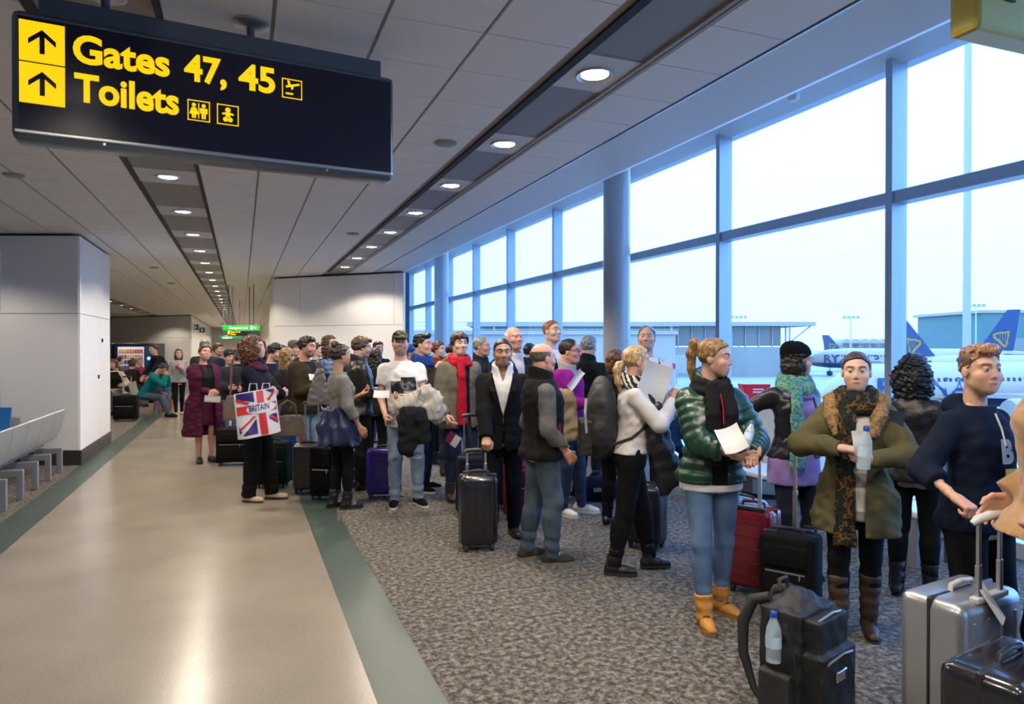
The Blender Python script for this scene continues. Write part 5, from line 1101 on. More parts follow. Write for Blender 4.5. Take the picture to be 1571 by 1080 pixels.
add('magenta', 'man in a magenta fleece and glasses with a beige jacket over his arm', 872, v=788, H=1.69, face=58, sex='m', skin='ruddy', hair=('receding', 'dark'), head=(20, -3, 0), shoes=('sneaker', mat('trainer_white', (.66, .65, .64, 1), .5), SOLEW), feet={1: (.10, .0, 10), -1: (.12, .08, 20)},
    RA=dict(w=(.06, .24, 1.13), pose='hold', palm=(-.3, 0, 1)), LA=dict(w=(.20, .16, .98)), wear=[('trousers', JD, .014, {}), ('top', 'fleece', MAG, dict(t=.028, hem=.90, wr=.006, opening=[(.9, .0), (1.30, .0), (1.5, .06)])), ('top', 'shirt', LGRY, dict(t=.016, hem=.95, sleeve=0, collar=.01)), ('glasses', {})])
p = add('vest', 'bald man in a dark body warmer and grey sweater with a hand in his pocket', 832, v=862, H=1.645, face=108, sex='m', skin='ruddy', hair=('bald', 'stubble'), head=(14, 0, 0), res='hi', shoes=('sneaker', cloth('trainer_olive', (.06, .055, .04)), mat('sole_olive', (.16, .15, .11, 1), .7), SOLEW), feet={1: (.09, .05, 10), -1: (.10, -.10, 10)}, fat=.07,
    RA=dict(w=(.215, .13, .90), pose='hold', pole=(.3, -1, -.2), palm=(-1, 0, 0)), LA=dict(w=(.2, .15, .95)), wear=[('trousers', JG, .018, dict(wr=.007)), ('top', 'sweater', cloth('sweater_grey', (.12, .118, .12), bump=(140, .4)), dict(t=.020, hem=.95, sleeve=1.86, te=.022, wr=.007)), ('top', 'body_warmer', BLK2, dict(t=.040, hem=.84, sleeve=0, collar=.03, wr=.004))])
p.strip_on('red_zip', REDC, [(.165, .07, 1.16), (.170, .085, 1.11), (.172, .09, 1.06)], .008)
add('tracktop', 'tall red-haired man in a black and white track top looking over the others', 848, d=7.4, H=1.905, face=38, sex='m', skin='pale', hair=('crop', 'ginger'), head=(8, 6, 0), shoes=('sneaker', BLK, SOLEW), wear=[('trousers', JD, .014, {}), ('top', 'white_shirt', WHT, dict(t=.014, hem=.9, sleeve=0)), ('top', 'track_top', BLK, dict(t=.024, hem=.85, hood=1.1, opening=[(.8, .0), (1.2, .01), (1.5, .06)]))])
add('baldold', 'stout bald man in a dark blue jacket behind the man in the suit', 789, d=6.85, H=1.82, face=28, sex='m', skin='ruddy', hair=('bald', 'white'), head=(4, 6, 0), fat=.16, shoes=('shoe', LBK, SOLEB), wear=[('trousers', CHAR, .016, {}), ('top', 'shirt', cloth('shirt_pale_blue', (.40, .42, .48)), dict(t=.014, hem=.9, sleeve=0, collar=.01)), ('top', 'jacket', NAVY, dict(t=.034, hem=.82, opening=[(.8, .0), (1.25, .02), (1.5, .08)]))])
p = add('suit', 'man in a black suit and open white shirt leaning on a black trolley case', 771, v=823, H=1.685, face=2, sex='m', skin='tan', hair=('crop', 'black'), head=(3, -2, 0), res='hi', beard=.35, shoes=('shoe', LBK, SOLEB), feet={1: (.09, .0, 8), -1: (.10, -.05, 14)}, brow=(.012, .009, .008),
    RA=dict(world=at(747, 5.55, v=692), pose='grip', palm=(0, 0, -1), pole=(.6, -.9, 0), dir=(0, .8, -.6)), LA=dict(w=(.235, .04, .87)), wear=[('trousers', SUIT, .014, dict(wr=.003)), ('top', 'shirt', WHT, dict(t=.014, hem=.95, sleeve=0, collar=.022, opening=[(.9, 0), (1.36, 0), (1.5, .04)], wr=.002)), ('top', 'suit_jacket', SUIT, dict(t=.028, hem=.78, flare=.01, wr=.003, opening=[(.75, .02, 0), (.98, .004, 0), (1.10, .004), (1.42, .085), (1.5, .09)]))])
for sd_ in (1, -1):
    lp_ = MB(); a_ = [p.J(sd_*.012, .158, 1.10), p.J(sd_*.060, .166, 1.30), p.J(sd_*.092, .100, 1.425), p.J(sd_*.118, .096, 1.38), p.J(sd_*.112, .158, 1.30)]; lp_.add([Vector(q) for q in a_] + [Vector(q) + Vector((0, -.012, 0)) for q in a_], [(0, 1, 4), (1, 2, 3, 4), (5, 9, 6), (6, 9, 8, 7), (0, 4, 9, 5), (0, 5, 6, 1)]); lp_.build('lapel', SUIT, p.o)
MB().lathe([(.009, 0), (.009, .004)], 10, Matrix.Translation(p.J(.0, .150, 1.08)) @ Matrix.Rotation(-math.pi/2, 4, 'X')).build('button', BLK2, p.o)
add('greyhair', 'grey-haired man in a dark coat looking right beside the red scarf', 739, d=8.3, H=1.735, face=62, sex='m', skin='ruddy', hair=('receding', 'grey'), head=(8, 2, 0), shoes=('shoe', LBK, SOLEB), wear=[('trousers', CHAR, .016, {}), ('top', 'coat', cloth('coat_dark_slate', (.020, .026, .036)), dict(t=.034, hem=.72, collar=.02))])
p = add('redscarf', 'young man in a grey-khaki coat and red scarf holding a passport', 705, v=766, H=1.765, face=20, sex='m', skin='pale', hair=('mop', 'brown'), head=(2, 2, 0), shoes=('boot', LBR, SOLEB), feet={1: (.10, -.02, 10), -1: (.10, .10, 12)}, lips=(.45, .17, .15), brow=(.05, .03, .018),
    RA=dict(w=(.20, .16, .90), pose='hold', palm=(-1, 0, 0), pole=(.5, -.9, 0)), LA=dict(w=(.22, .05, .88)), wear=[('trousers', JD, .010, {}), ('top', 'jumper', NAVY, dict(t=.016, hem=.85, sleeve=0)), ('top', 'coat', KHAKI, dict(t=.034, hem=.76, flare=.015, hood=1.0, opening=[(.7, .065, -.02), (1.2, .05, -.01), (1.5, .08)], te=.024)), ('scarf', REDC, dict(r=.030, L=.60, drops=1, spread=.035, wr=.009))])
p.top('cuff', REDC, t=.024, hem=.2, sleeve=2.0) if False else None
add('redhair', 'red-haired woman with a rust scarf and dark jacket next to the red scarf', 672, d=9.5, H=1.69, face=68, sex='f', skin='pale', hair=('updo', 'auburn'), shoes=('boot', LBK, SOLEB), wear=[('trousers', BLK, .008, {}), ('top', 'jacket', NAVY, dict(t=.034, hem=.82, quilt=.006)), ('scarf', cloth('scarf_rust', (.14, .03, .018)), dict(r=.038, L=.3, drops=1))])
add('shortblond', 'short person with dark blond hair seen from behind between two coats', 690, d=8.6, H=1.52, face=165, sex='f', hair=('loose', 'dblond', 3), off=(0, 0), shoes=('boot', LBR, SOLEB), wear=[('trousers', JD, .008, {}), ('top', 'jacket', CHAR, dict(t=.03, hem=.84))])
add('pomp', 'young man with a dark swept-up haircut in a blue top and brown jacket', 648, d=7.7, H=1.755, face=72, sex='m', skin='fair', hair=('quiff', 'black'), head=(0, 2, 0), shoes=('sneaker', BLK, SOLEW), RA=dict(w=(.06, .2, 1.36), pose='hold', pole=(.6, -.3, -1)), LA=dict(w=(.2, .1, .95)), wear=[('trousers', NAVY, .014, {}), ('top', 'jacket', cloth('jacket_dark_olive', (.035, .030, .022)), dict(t=.032, hem=.84)), ('scarf', BLUEC, dict(r=.036, drops=0, L=.1, name='blue_collar'))])
p = add('cap', 'man in an olive cap and white printed T-shirt with coats over his arm', 622, v=776, H=1.775, face=2, sex='m', skin='fair', hair=('short', 'dark'), head=(-4, 4, 0), res='hi', lean=(0, .09), beard=.5, shoes=('sneaker', BLK, SOLEW, SOLEW), feet={1: (.11, .0, 8), -1: (.13, -.02, 22)}, brow=(.02, .013, .01),
    RA=dict(w=(.20, .15, .92), pose='fist', palm=(-1, 0, 0)), LA=dict(w=(.00, .27, 1.10), pose='hold', palm=(0, -.3, 1), pole=(.9, -.5, -.3)), wear=[('trousers', JL, .013, dict(wr=.006, rip=[(-1, .03, .05), (1, -.02, .03)])), ('top', 't_shirt', WHT, dict(t=.021, hem=.80, sleeve=.55, ts=.024, wr=.006)), ('ballcap', cloth('cap_olive', (.13, .12, .045)), BLK)])
g2 = MB()
for i_ in range(7):
    for j_ in range(2):
        pass
PRINT = checks('shirt_print_dark', [(.010, .010, .012), (.03, .03, .034), (.16, .16, .16)], 18, 'noise')
def chest_patch(p, name, mt, poly, y=.135, par=None, curve=1.6, off=.004):
    """a flat print on the chest: polygon in torso x/z, bent around the body"""
    xs_ = np.linspace(min(q[0] for q in poly), max(q[0] for q in poly), 9); zs_ = np.linspace(min(q[1] for q in poly), max(q[1] for q in poly), 7); m_ = MB(); bm = bmesh.new()
    x0, x1, z0, z1 = xs_[0], xs_[-1], zs_[0], zs_[-1]; vs = []
    for x_ in xs_:
        for z_ in zs_: vs.append(p.J(x_, y - curve*x_*x_ - .5*max(0, z_ - 1.30), z_))
    n_ = len(zs_); fs = [(i*n_ + j, i*n_ + j + 1, (i+1)*n_ + j + 1, (i+1)*n_ + j) for i in range(8) for j in range(n_ - 1)]; m_.add([Vector(v_) for v_ in vs] + [Vector(v_) + Vector((0, off, 0)) for v_ in vs], fs + [tuple(k + len(vs) for k in reversed(f)) for f in fs]); return m_.build(name, mt, p.o, sm=60)
chest_patch(p, 'shirt_print', PRINT, [(-.125, 1.17), (.02, 1.30)], .152); chest_patch(p, 'shirt_print', PRINT, [(.005, 1.14), (.125, 1.26)], .150)
add('glassesman', 'man with glasses in a black leather jacket behind the grey sweater', 552, d=7.8, H=1.73, face=105, sex='m', skin='fair', hair=('wavy', 'brown'), head=(2, -6, 0), shoes=('shoe', LBK, SOLEB), beard=.4, RA=dict(w=(.08, .28, 1.12), pose='hold'), LA=dict(w=(.1, .3, 1.1), pose='hold'), wear=[('trousers', BLK2, .014, {}), ('top', 'leather_jacket', LBK, dict(t=.030, hem=.86, collar=.02)), ('glasses', {})])
p = add('bun', 'woman with a bun in a grey sweater and navy puffer tied at her waist', 522, v=780, H=1.64, face=112, sex='f', skin='tan', hair=('bun', 'dark'), head=(2, 2, 0), res='hi', shoes=('boot', LBK, SOLEB), feet={1: (.08, .04, 10), -1: (.08, -.05, 10)}, RA=dict(w=(.235, .12, .88), pose='relaxed', pole=(.4, -1, 0)), LA=dict(w=(.10, .28, 1.20), pose='hold', palm=(0, 0, 1)),
    wear=[('trousers', BLK, .004, {}), ('top', 'sweater', cloth('sweater_light_grey', (.17, .165, .16), bump=(120, .3)), dict(t=.022, hem=.90, sleeve=1.55, te=.022, wr=.005)), ('skirt', 'tied_puffer', mat('puffer_navy', (.010, .020, .065, 1), .42, bump=(40, .4), spec=.5), dict(top=1.06, hem=.70, t=.055, flare=.03, wr=.030))])
add('bluepuffer', 'brown-haired woman in a blue puffer jacket behind the grey sweater', 505, d=9.1, H=1.76, face=48, sex='f', skin='fair', hair=('longwave', 'brown', 1), head=(20, 0, 0), shoes=('boot', LBK, SOLEB), wear=[('trousers', BLK, .008, {}), ('top', 'puffer_jacket', mat('puffer_blue', (.018, .040, .11, 1), .45, bump=(40, .3)), dict(t=.04, hem=.84, quilt=.010))])
add('brownjacket', 'bearded man in a brown hooded jacket reading something in his hands', 470, d=8.2, H=1.735, face=45, sex='m', skin='ruddy', hair=('wavy', 'dark'), head=(12, -4, 0), beard=.55, shoes=('shoe', LBR, SOLEB), RA=dict(w=(.06, .28, 1.13), pose='hold'), LA=dict(w=(.06, .30, 1.13), pose='hold'), wear=[('trousers', JL, .014, {}), ('top', 'polo', NAVY, dict(t=.016, hem=.9, sleeve=0)), ('top', 'jacket', BROWNJ, dict(t=.036, hem=.84, hood=1.1, opening=[(.8, .0), (1.22, .01), (1.5, .07)]))])
add('blondback', 'woman with long dark blond hair seen from behind beside the brown jacket', 440, d=8.9, H=1.60, face=140, sex='f', hair=('long', 'dblond', 2), shoes=('boot', LBR, SOLEB), wear=[('trousers', JN, .008, {}), ('top', 'cardigan', CHAR, dict(t=.03, hem=.80))])
add('darkhair', 'dark-haired woman seen from behind just left of the white T-shirt', 575, d=8.9, H=1.60, face=160, sex='f', hair=('longwave', 'dark', 4), shoes=('boot', LBK, SOLEB), wear=[('trousers', BLK, .010, {}), ('top', 'jacket', BLK2, dict(t=.03, hem=.82))])
add('navyman', 'man in a navy jacket with a red stripe looking down, right of the curly hair', 419, d=9.6, H=1.665, face=55, sex='m', skin='pale', hair=('mop', 'black'), head=(5, -14, 0), beard=.4, shoes=('sneaker', BLK, SOLEW), RA=dict(w=(.06, .26, 1.13), pose='hold'), LA=dict(w=(.06, .26, 1.1), pose='hold'), wear=[('trousers', JD, .014, {}), ('top', 'jacket', NAVY, dict(t=.034, hem=.84)), ('scarf', WINE, dict(r=.02, drops=0, loops=1, L=.1, rx=.11, lowz=1.40, name='red_stripe'))])
# on the walkway
p = add('curly', 'curly-haired woman in a navy jacket with crossed arms and a flag carrier bag', 393, v=768, H=1.715, face=62, sex='f', skin='fair', hair=('afro', 'auburn', 3), head=(-2, 6, 0), res='hi', shoes=('flat', mat('pump_cream', (.55, .42, .28, 1), .5), SOLEB), feet={1: (.07, -.05, 8), -1: (.09, .13, 8)}, eye=(.03, .02, .015),
    RA=dict(w=(-.13, .24, 1.14), pose='relaxed', palm=(0, -1, 0), pole=(1, -.2, -.6), dir=(-1, .1, .1)), LA=dict(w=(-.10, .28, 1.17), pose='relaxed', palm=(0, -1, 0), pole=(1, .0, -.7), dir=(-1, .2, .15)), lips=(.42, .14, .13),
    wear=[('trousers', BLK, .020, dict(te=.035, wr=.005)), ('top', 'jacket', cloth('jacket_ink_navy', (.014, .016, .032)), dict(t=.034, hem=.82, collar=.03, wr=.006)), ('scarf', checks('scarf_plum_print', [(.03, .012, .03), (.10, .015, .03), (.02, .016, .04)], 30, 'noise'), dict(r=.026, drops=0, L=.1, loops=2))])
p = add('plum', 'woman in a long plum coat draped over her shoulders with hands clasped', 313, v=709, H=1.645, face=18, sex='f', skin='ruddy', hair=('updo', 'brown'), head=(2, 8, -10), res='hi', shoes=('heel', LBK, SOLEB), feet={1: (.08, .0, 8), -1: (.09, .05, 12)}, fat=.10, lean=(-.03, 0),
    RA=dict(w=(.0, .25, 1.06), pose='hold', palm=(-.3, -1, 0)), LA=dict(w=(.04, .25, 1.02), pose='hold', palm=(-.3, -1, 0)), wear=[('skirt', 'skirt', PURP, dict(top=1.02, hem=.56, t=.018, flare=.0)), ('top', 'blouse', cloth('blouse_plum', (.085, .012, .045)), dict(t=.016, hem=.94)), ('top', 'shawl', cloth('shawl_dark_green', (.016, .022, .018)), dict(t=.030, hem=1.02, sleeve=0, opening=[(1.0, .0), (1.34, .0), (1.5, .05)])), ('top', 'coat', PURP, dict(t=.060, hem=.40, flare=.05, sleeve=.9, ts=.045, opening=[(.3, .10), (1.3, .09), (1.5, .09)], wr=.008, k_un=.06))])
add('walker', 'woman in a light grey hooded sweater walking up the corridor', 274, d=16.4, H=1.56, face=5, sex='f', skin='fair', hair=('long', 'brown', 1), res='mid', shoes=('flat', mat('pump_pink', (.6, .35, .28, 1), .5), SOLEB), feet={1: (.08, .12, 5), -1: (.08, -.10, 5)}, LA=dict(w=(.05, .25, 1.25), pose='hold'), wear=[('trousers', BLK, .004, {}), ('top', 'hoodie', LGRY, dict(t=.03, hem=.86, hood=1.0))], group='people in the corridor')
PINK = cloth('print_pink', (.35, .02, .12)); chest_patch(PP['walker'], 'heart_print', PINK, [(-.01, 1.22), (.09, 1.32)], .165)
# seated people past the wall block
add('tealman', 'man in a teal hoodie sitting bent forward with his head in his hands', 222, d=15.7, H=1.72, face=72, sex='m', skin='tan', hair=('short', 'dark'), head=(0, -35, 0), res='mid', seat=.47, lean=(.55, 0), shoes=('shoe', BLK, SOLEB), feet={1: (.10, .55, 5), -1: (.10, .48, 5)}, RA=dict(w=(.05, .47, .98), pose='fist', follow=False, pole=(.5, .2, -1), dir=(-.2, -.1, 1)), LA=dict(w=(.05, .47, .98), pose='fist', follow=False, pole=(.5, .2, -1), dir=(-.2, -.1, 1)), wear=[('trousers', JG, .014, {}), ('top', 'hoodie', TEALC, dict(t=.032, hem=.86, hood=1.3))], group='people seated past the wall block')
add('tealneighbour', 'person with brown hair in a cream top sitting behind the black trolley case', 176, d=16.6, H=1.66, face=-20, sex='f', skin='fair', hair=('bob', 'brown'), head=(-20, -10, 0), res='lo', seat=.47, shoes=('shoe', BLK, SOLEB), feet={1: (.10, .42, 5), -1: (.10, .42, 5)}, RA=dict(w=(.2, .25, 1.2)), LA=dict(w=(.25, .2, 1.1)), wear=[('trousers', JG, .014, {}), ('top', 'cream_top', cloth('cloth_cream', (.5, .42, .34)), dict(t=.03, hem=.86)), ('top', 'dark_bib', BLK, dict(t=.036, hem=1.0, sleeve=0, neck=1.44))], group='people seated past the wall block')
for i_, (u_, d_, st, hc, cm, fc, lb) in enumerate(((203, 18.0, 'bob', 'brown', CHAR, 150, 'brown-haired person in a dark top seated behind the teal hoodie'), (214, 19.9, 'short', 'grey', WINE, 60, 'grey-haired person in a wine top seated before the vending machine'), (247, 20.7, 'short', 'dark', BLUEC, 150, 'person in a bright blue top seated past the teal hoodie'), (183, 20.6, 'short', 'dark', GRY, 120, 'dark-haired person in grey seated near the wall block'))):
    add(f'seat{i_}', lb, u_, d=d_, H=1.66, face=fc, sex='m' if st == 'short' else 'f', hair=(st, hc), res='lo', seat=.47, shoes=('shoe', BLK, SOLEB), feet={1: (.10, .42, 5), -1: (.10, .42, 5)}, RA=dict(w=(.15, .3, 1.0)), LA=dict(w=(.15, .3, 1.0)), wear=[('trousers', JD, .014, {}), ('top', 'top', cm, dict(t=.03, hem=.86))], group='people seated past the wall block')
add('bender', 'man in a navy jumper bending over a red bag near the seats', 256, d=18.0, H=1.78, face=-60, sex='m', hair=('short', 'dark'), res='lo', lean=(.62, 0), shoes=('shoe', BLK, SOLEB), RA=dict(w=(.15, .55, .8), follow=False), LA=dict(w=(.15, .55, .8), follow=False), wear=[('trousers', JN, .016, {}), ('top', 'jumper', NAVY, dict(t=.03, hem=.88))], group='people in the corridor')
# the tail of the queue, between the plum coat and the curly hair and further back
tail = [(314, 12.6, 1.74, 'cap', 'grey', CHAR, 10, 'm', 'person in a grey cap behind the plum coat'), (334, 13.4, 1.68, 'short', 'brown', NAVY, 60, 'm', 'brown-haired man in navy behind the plum coat'), (352, 11.4, 1.55, 'beanie', 'black', CHAR, 20, 'm', 'person in a black woollen hat right of the plum coat'), (366, 12.2, 1.58, 'bob', 'dark', BLK, 60, 'f', 'dark-haired woman in black left of the curly hair'),
        (372, 13.6, 1.72, 'short', 'black', JD, 110, 'm', 'black-haired man holding up a telephone over the queue'), (432, 12.4, 1.64, 'short', 'black', BLK, 90, 'm', 'dark-haired person far behind the navy jacket'), (452, 11.2, 1.70, 'beanie', 'dark', GRY, 40, 'm', 'person in a grey woollen hat behind the brown jacket'), (487, 11.6, 1.68, 'short', 'brown', NAVY, 70, 'm', 'brown-haired man in navy far behind the brown jacket'),
        (528, 10.3, 1.63, 'long', 'dark', CHAR, 120, 'f', 'long-haired woman in charcoal far behind the bun'), (580, 11.7, 1.71, 'short', 'dark', BLK, 30, 'm', 'man in black whose head shows left of the olive cap'), (632, 10.6, 1.63, 'beanie', 'grey', BLUEC, 60, 'm', 'person in a blue-grey hat right of the white T-shirt'), (694, 10.2, 1.66, 'short', 'black', NAVY, 120, 'm', 'black-haired person far behind the red scarf'), (812, 9.6, 1.66, 'short', 'black', NAVY, 160, 'm', 'dark-haired person in navy far behind the stout bald man'), (405, 11.0, 1.62, 'longwave', 'brown', WINE, 150, 'f', 'long-haired woman in wine red behind the curly hair')]
for i_, (u_, d_, H_, st, hc, cm, fc, sx_, lb) in enumerate(tail):
    hat = st if st in ('cap', 'beanie') else None
    q_ = add(f'tail{i_}', lb, u_, d=d_, H=H_, face=fc, sex=sx_, skin=('fair', 'tan', 'ruddy', 'pale')[i_ % 4], hair=('short' if hat else st, hc, i_ % 3), res='lo', shoes=('shoe', LBK, SOLEB), RA=dict(w=(.06, .30, 1.70), pose='hold', pole=(1, 0, -.5)) if i_ == 4 else dict(w=(.1, .25, 1.08)), LA=dict(w=(.12, .22, 1.05)), wear=[('trousers', (JD, BLK, JN)[i_ % 3], .014, {}), ('top', 'jacket', cm, dict(t=.034, hem=.84))], group='tail of the queue')
    if hat == 'beanie': q_.beanie(cm)
    if hat == 'cap': q_.ballcap(GRY, GRY)
# child by the window bench
add('child', 'child in a blue jacket seated by the window between the paper and the green jacket', 1027, d=8.2, H=1.22, face=160, sex='m', hair=('mop', 'dblond'), res='mid', seat=.44, hscale=1.12, shoes=('shoe', BLK, SOLEB), feet={1: (.09, .40, 5), -1: (.09, .40, 5)}, RA=dict(w=(.15, .3, 1.0)), LA=dict(w=(.15, .3, 1.0)), wear=[('trousers', JD, .012, {}), ('top', 'jacket', cloth('jacket_child_blue', (.012, .045, .12)), dict(t=.035, hem=.84, hood=1.0))], group='people by the windows')

# lettering on the navy hoodie
q_ = PP['quiff']; me = text_mesh('B', .15, .008, .002)
for v_ in me.vertices:
    x_, z_ = .06 - v_.co.x*.8, 1.20 + v_.co.y; v_.co = Vector(q_.J(x_, .172 - 1.5*x_*x_ + .1*(1.2 - z_), z_))
link('lettering', me, WHT, q_.o)
chest_patch(q_, 'yellow_print', mat('print_yellow', (.6, .45, .03, 1), .6), [(-.05, 1.12), (.05, 1.17)], .178)
for sd_ in (-1, 1): q_.strip_on('hood_string', WHT, [(sd_*.045, .12, 1.43), (sd_*.05, .155, 1.36), (sd_*.048, .175, 1.28)], .004)

q_ = PP['quiff']; q_.on_head('hair_sides', *hair_mesh('crop', .0046, 0), HB['brown'])
# ================================================================== LUGGAGE AND THINGS IN HAND
def face_rz(P, a):
    """heading that turns local -Y to the direction a (0 = towards the viewer, 90 = right in the picture)"""
    dc = Vector((-P.x, -P.y, 0)).normalized(); ri = Vector((-dc.y, dc.x, 0)); ri = ri if ri.dot(R_IMG) > 0 else -ri
    fw = dc*math.cos(math.radians(a)) + ri*math.sin(math.radians(a)); return math.atan2(fw.y, fw.x) + math.pi/2
M_ROD = mat('trolley_rod_alu', (.55, .56, .58, 1), .25, metal=.9); M_GRIP = mat('grip_black', (.015, .015, .017, 1), .45); M_WHEEL = mat('wheel_black', (.012, .012, .013, 1), .5); M_CHROME = mat('clasp_chrome', (.7, .7, .72, 1), .15, metal=1)
def shellmat(name, c, rough=.22, coat=.5): return mat(name, tuple(c) + (1,), rough, noise=(3, .06), coat=coat, spec=.5)
def trolley(label, u, v=None, d=None, w=.34, h=.52, t=.22, face=0, body=None, hard=True, rod=0.0, ribs='v', seam=None, rodmat=None, grip=None, side_handle=False, name='suitcase', z_lift=.045, one_rod=False, pocket=True, tag_mat=None, red_tag=None):
    d = depth_of(v) if d is None else d; P = at(u, d, 0); o = empty(name, P, face_rz(P, face), label, 'suitcase', 'suitcases of the queue'); zl = z_lift
    R = .045 if hard else .03
    b_ = MB().box(-w/2, w/2, -t/2, t/2, zl, h).build('shell', body, o, bevel=R, seg=4, sm=40)
    sm_ = seam or M_GRIP
    MB().box(-w/2 - .003, w/2 + .003, -.010, .010, zl + .01, h + .004).build('seam_band', sm_, o, bevel=R*.9, seg=3, sm=40)
    if hard:
        n_ = 4 if ribs == 'v' else 5
        for sgn in (-1, 1):
            for k in range(n_):
                if ribs == 'v': x_ = -w*.33 + k*w*.66/(n_ - 1); MB().box(x_ - .009, x_ + .009, sgn*(t/2) - .004, sgn*(t/2) + .004, zl + .07, h - .07).build('rib', body, o, bevel=.003)
                else: z_ = zl + .09 + k*(h - zl - .18)/(n_ - 1); MB().box(-w/2 + .05, w/2 - .05, sgn*(t/2) - .004, sgn*(t/2) + .004, z_ - .008, z_ + .008).build('rib', body, o, bevel=.003)
    elif pocket:
        MB().box(-w/2 + .035, w/2 - .035, -t/2 - .022, -t/2 + .01, zl + .06, h*.60).build('front_pocket', body, o, bevel=.018, seg=3, sm=40); MB().box(-w/2 + .035, w/2 - .035, -t/2 - .018, -t/2 + .01, h*.64, h - .05).build('front_pocket', body, o, bevel=.016, seg=3, sm=40)
        MB().box(-w/2 + .05, w/2 - .05, -t/2 - .024, -t/2 - .015, h*.585, h*.60).build('zip', M_STEEL, o); MB().box(w*.25, w*.25 + .008, -t/2 - .03, -t/2 - .02, h*.53, h*.59).build('zip_pull', M_CHROME, o)
    for sx_ in (-1, 1):
        for sy_ in (-1, 1):
            if not hard and sy_ < 0: MB().cyl((sx_*w*.38, -t*.36, 0), (sx_*w*.38, -t*.36, zl + .01), .014, 10).build('foot', M_WHEEL, o); continue
            wx, wy = sx_*(w/2 - .045), sy_*(t/2 - .04); MB().cyl((wx - .012, wy, .026), (wx + .012, wy, .026), .026, 14).build('wheel', M_WHEEL, o, sm=40); MB().box(wx - .02, wx + .02, wy - .022, wy + .022, .035, zl + .012).build('wheel_housing', M_GRIP, o, bevel=.006)
    m_ = MB().tube([(-.075, 0, h - .002), (-.07, 0, h + .022), (0, 0, h + .030), (.07, 0, h + .022), (.075, 0, h - .002)], .0105, 8).build('carry_handle', grip or M_GRIP, o, sm=50)
    if side_handle: MB().tube([(-w/2 + .002, 0, h*.36), (-w/2 - .032, 0, h*.40), (-w/2 - .036, 0, h*.52), (-w/2 - .032, 0, h*.62), (-w/2 + .002, 0, h*.66)], .012, 8).build('side_handle', grip or M_GRIP, o, sm=50)
    if rod > 0:
        yb = t/2 - .022; xr = .075
        for sx_ in ((-1, 1) if not one_rod else (1,)):
            mid = h + (rod - h)*.45; x_ = sx_*xr if not one_rod else 0
            MB().box(x_ - .012, x_ + .012, yb - .009, yb + .009, h - .03, mid).build('rod', rodmat or M_ROD, o, bevel=.004); MB().box(x_ - .009, x_ + .009, yb - .0065, yb + .0065, mid, rod).build('rod', rodmat or M_ROD, o, bevel=.003)
        MB().tube([(-.10 if not one_rod else -.06, yb - .01, rod - .006), (-.085 if not one_rod else -.05, yb, rod + .010), (0, yb, rod + .016), (.085 if not one_rod else .05, yb, rod + .010), (.10 if not one_rod else .06, yb - .01, rod - .006)], [.011, .017, .018, .017, .011], 10).build('pull_grip', grip or M_GRIP, o, sm=50)
        MB().box(-.11, .11, yb - .018, yb + .018, h - .012, h + .012).build('rod_socket', grip or M_GRIP, o, bevel=.006)
    if tag_mat: 
        q = MB().box(-.03, .03, -.003, .003, -.16, 0).build('luggage_tag', tag_mat, o, bevel=.002); q.location = (.06, t/2 - .03, h + .06); q.rotation_euler = (.5, .2, .3)
    if red_tag: MB().box(-w*.32, -w*.25, -.01, .02, h - .01, h + .10).build('red_strap', red_tag, o, bevel=.003)
    return o
SILV = mat('shell_silver', (.42, .44, .46, 1), .30, metal=.75, noise=(3, .05)); SB = shellmat('shell_gloss_black', (.010, .010, .013)); SM = shellmat('shell_satin_black', (.012, .012, .014), .38, .2); SRED = shellmat('shell_dark_red', (.16, .006, .014), .18); SBLU = shellmat('shell_blue', (.03, .07, .30), .3); SPUR = shellmat('shell_purple', (.035, .012, .22), .32, .2); SGRN = cloth('case_dark_green', (.008, .028, .018)); SOFT = cloth('case_black', (.011, .011, .012), bump=(150, .4)); SGREY = shellmat('shell_graphite', (.028, .027, .027), .34, .2); SMAG = cloth('case_magenta', (.14, .008, .035)); SNAV = cloth('case_navy', (.012, .018, .04))
trolley('silver aluminium suitcase with ribbed side and twin rods in the right foreground', 1476, d=2.72, w=.44, h=.66, t=.25, face=-118, body=SILV, ribs='v', rod=.955, grip=mat('grip_grey', (.45, .46, .48, 1), .35), side_handle=True, tag_mat=WHT)
trolley('glossy black suitcase cut by the bottom right corner', 1552, d=2.20, w=.42, h=.62, t=.25, face=-112, body=SB, ribs='v', rod=.98, tag_mat=WHT)
trolley('black fabric trolley case with a single tall handle behind the backpack', 1214, v=946, w=.32, h=.50, t=.23, face=-14, body=SOFT, hard=False, rod=1.03, one_rod=True, rodmat=mat('rod_brass', (.42, .36, .26, 1), .3, metal=.8))
trolley('glossy dark red suitcase with its handle up beside the tan boots', 1157, d=4.52, w=.31, h=.57, t=.22, face=158, body=SRED, ribs='h', rod=1.04)
trolley('blue suitcase hidden behind the dark red suitcase', 1142, d=4.95, w=.30, h=.52, t=.22, face=-30, body=SBLU, ribs='v')
trolley('black suitcase behind the blonde woman', 992, v=840, w=.30, h=.50, t=.22, face=-20, body=SM, ribs='v')
trolley('black hard suitcase held by the man in the suit', 733, d=5.48, w=.30, h=.60, t=.22, face=8, body=SB, ribs='v', rod=.765)
trolley('magenta fabric case behind the man in the suit', 797, d=6.38, w=.27, h=.54, t=.20, face=20, body=SMAG, hard=False)
trolley('bright purple suitcase beside the ripped jeans', 589, d=7.35, w=.36, h=.53, t=.22, face=-8, body=SPUR, ribs='h')
trolley('black fabric case behind the legs of the woman with the bun', 499, d=7.28, w=.28, h=.56, t=.22, face=-25, body=SOFT, hard=False, side_handle=True)
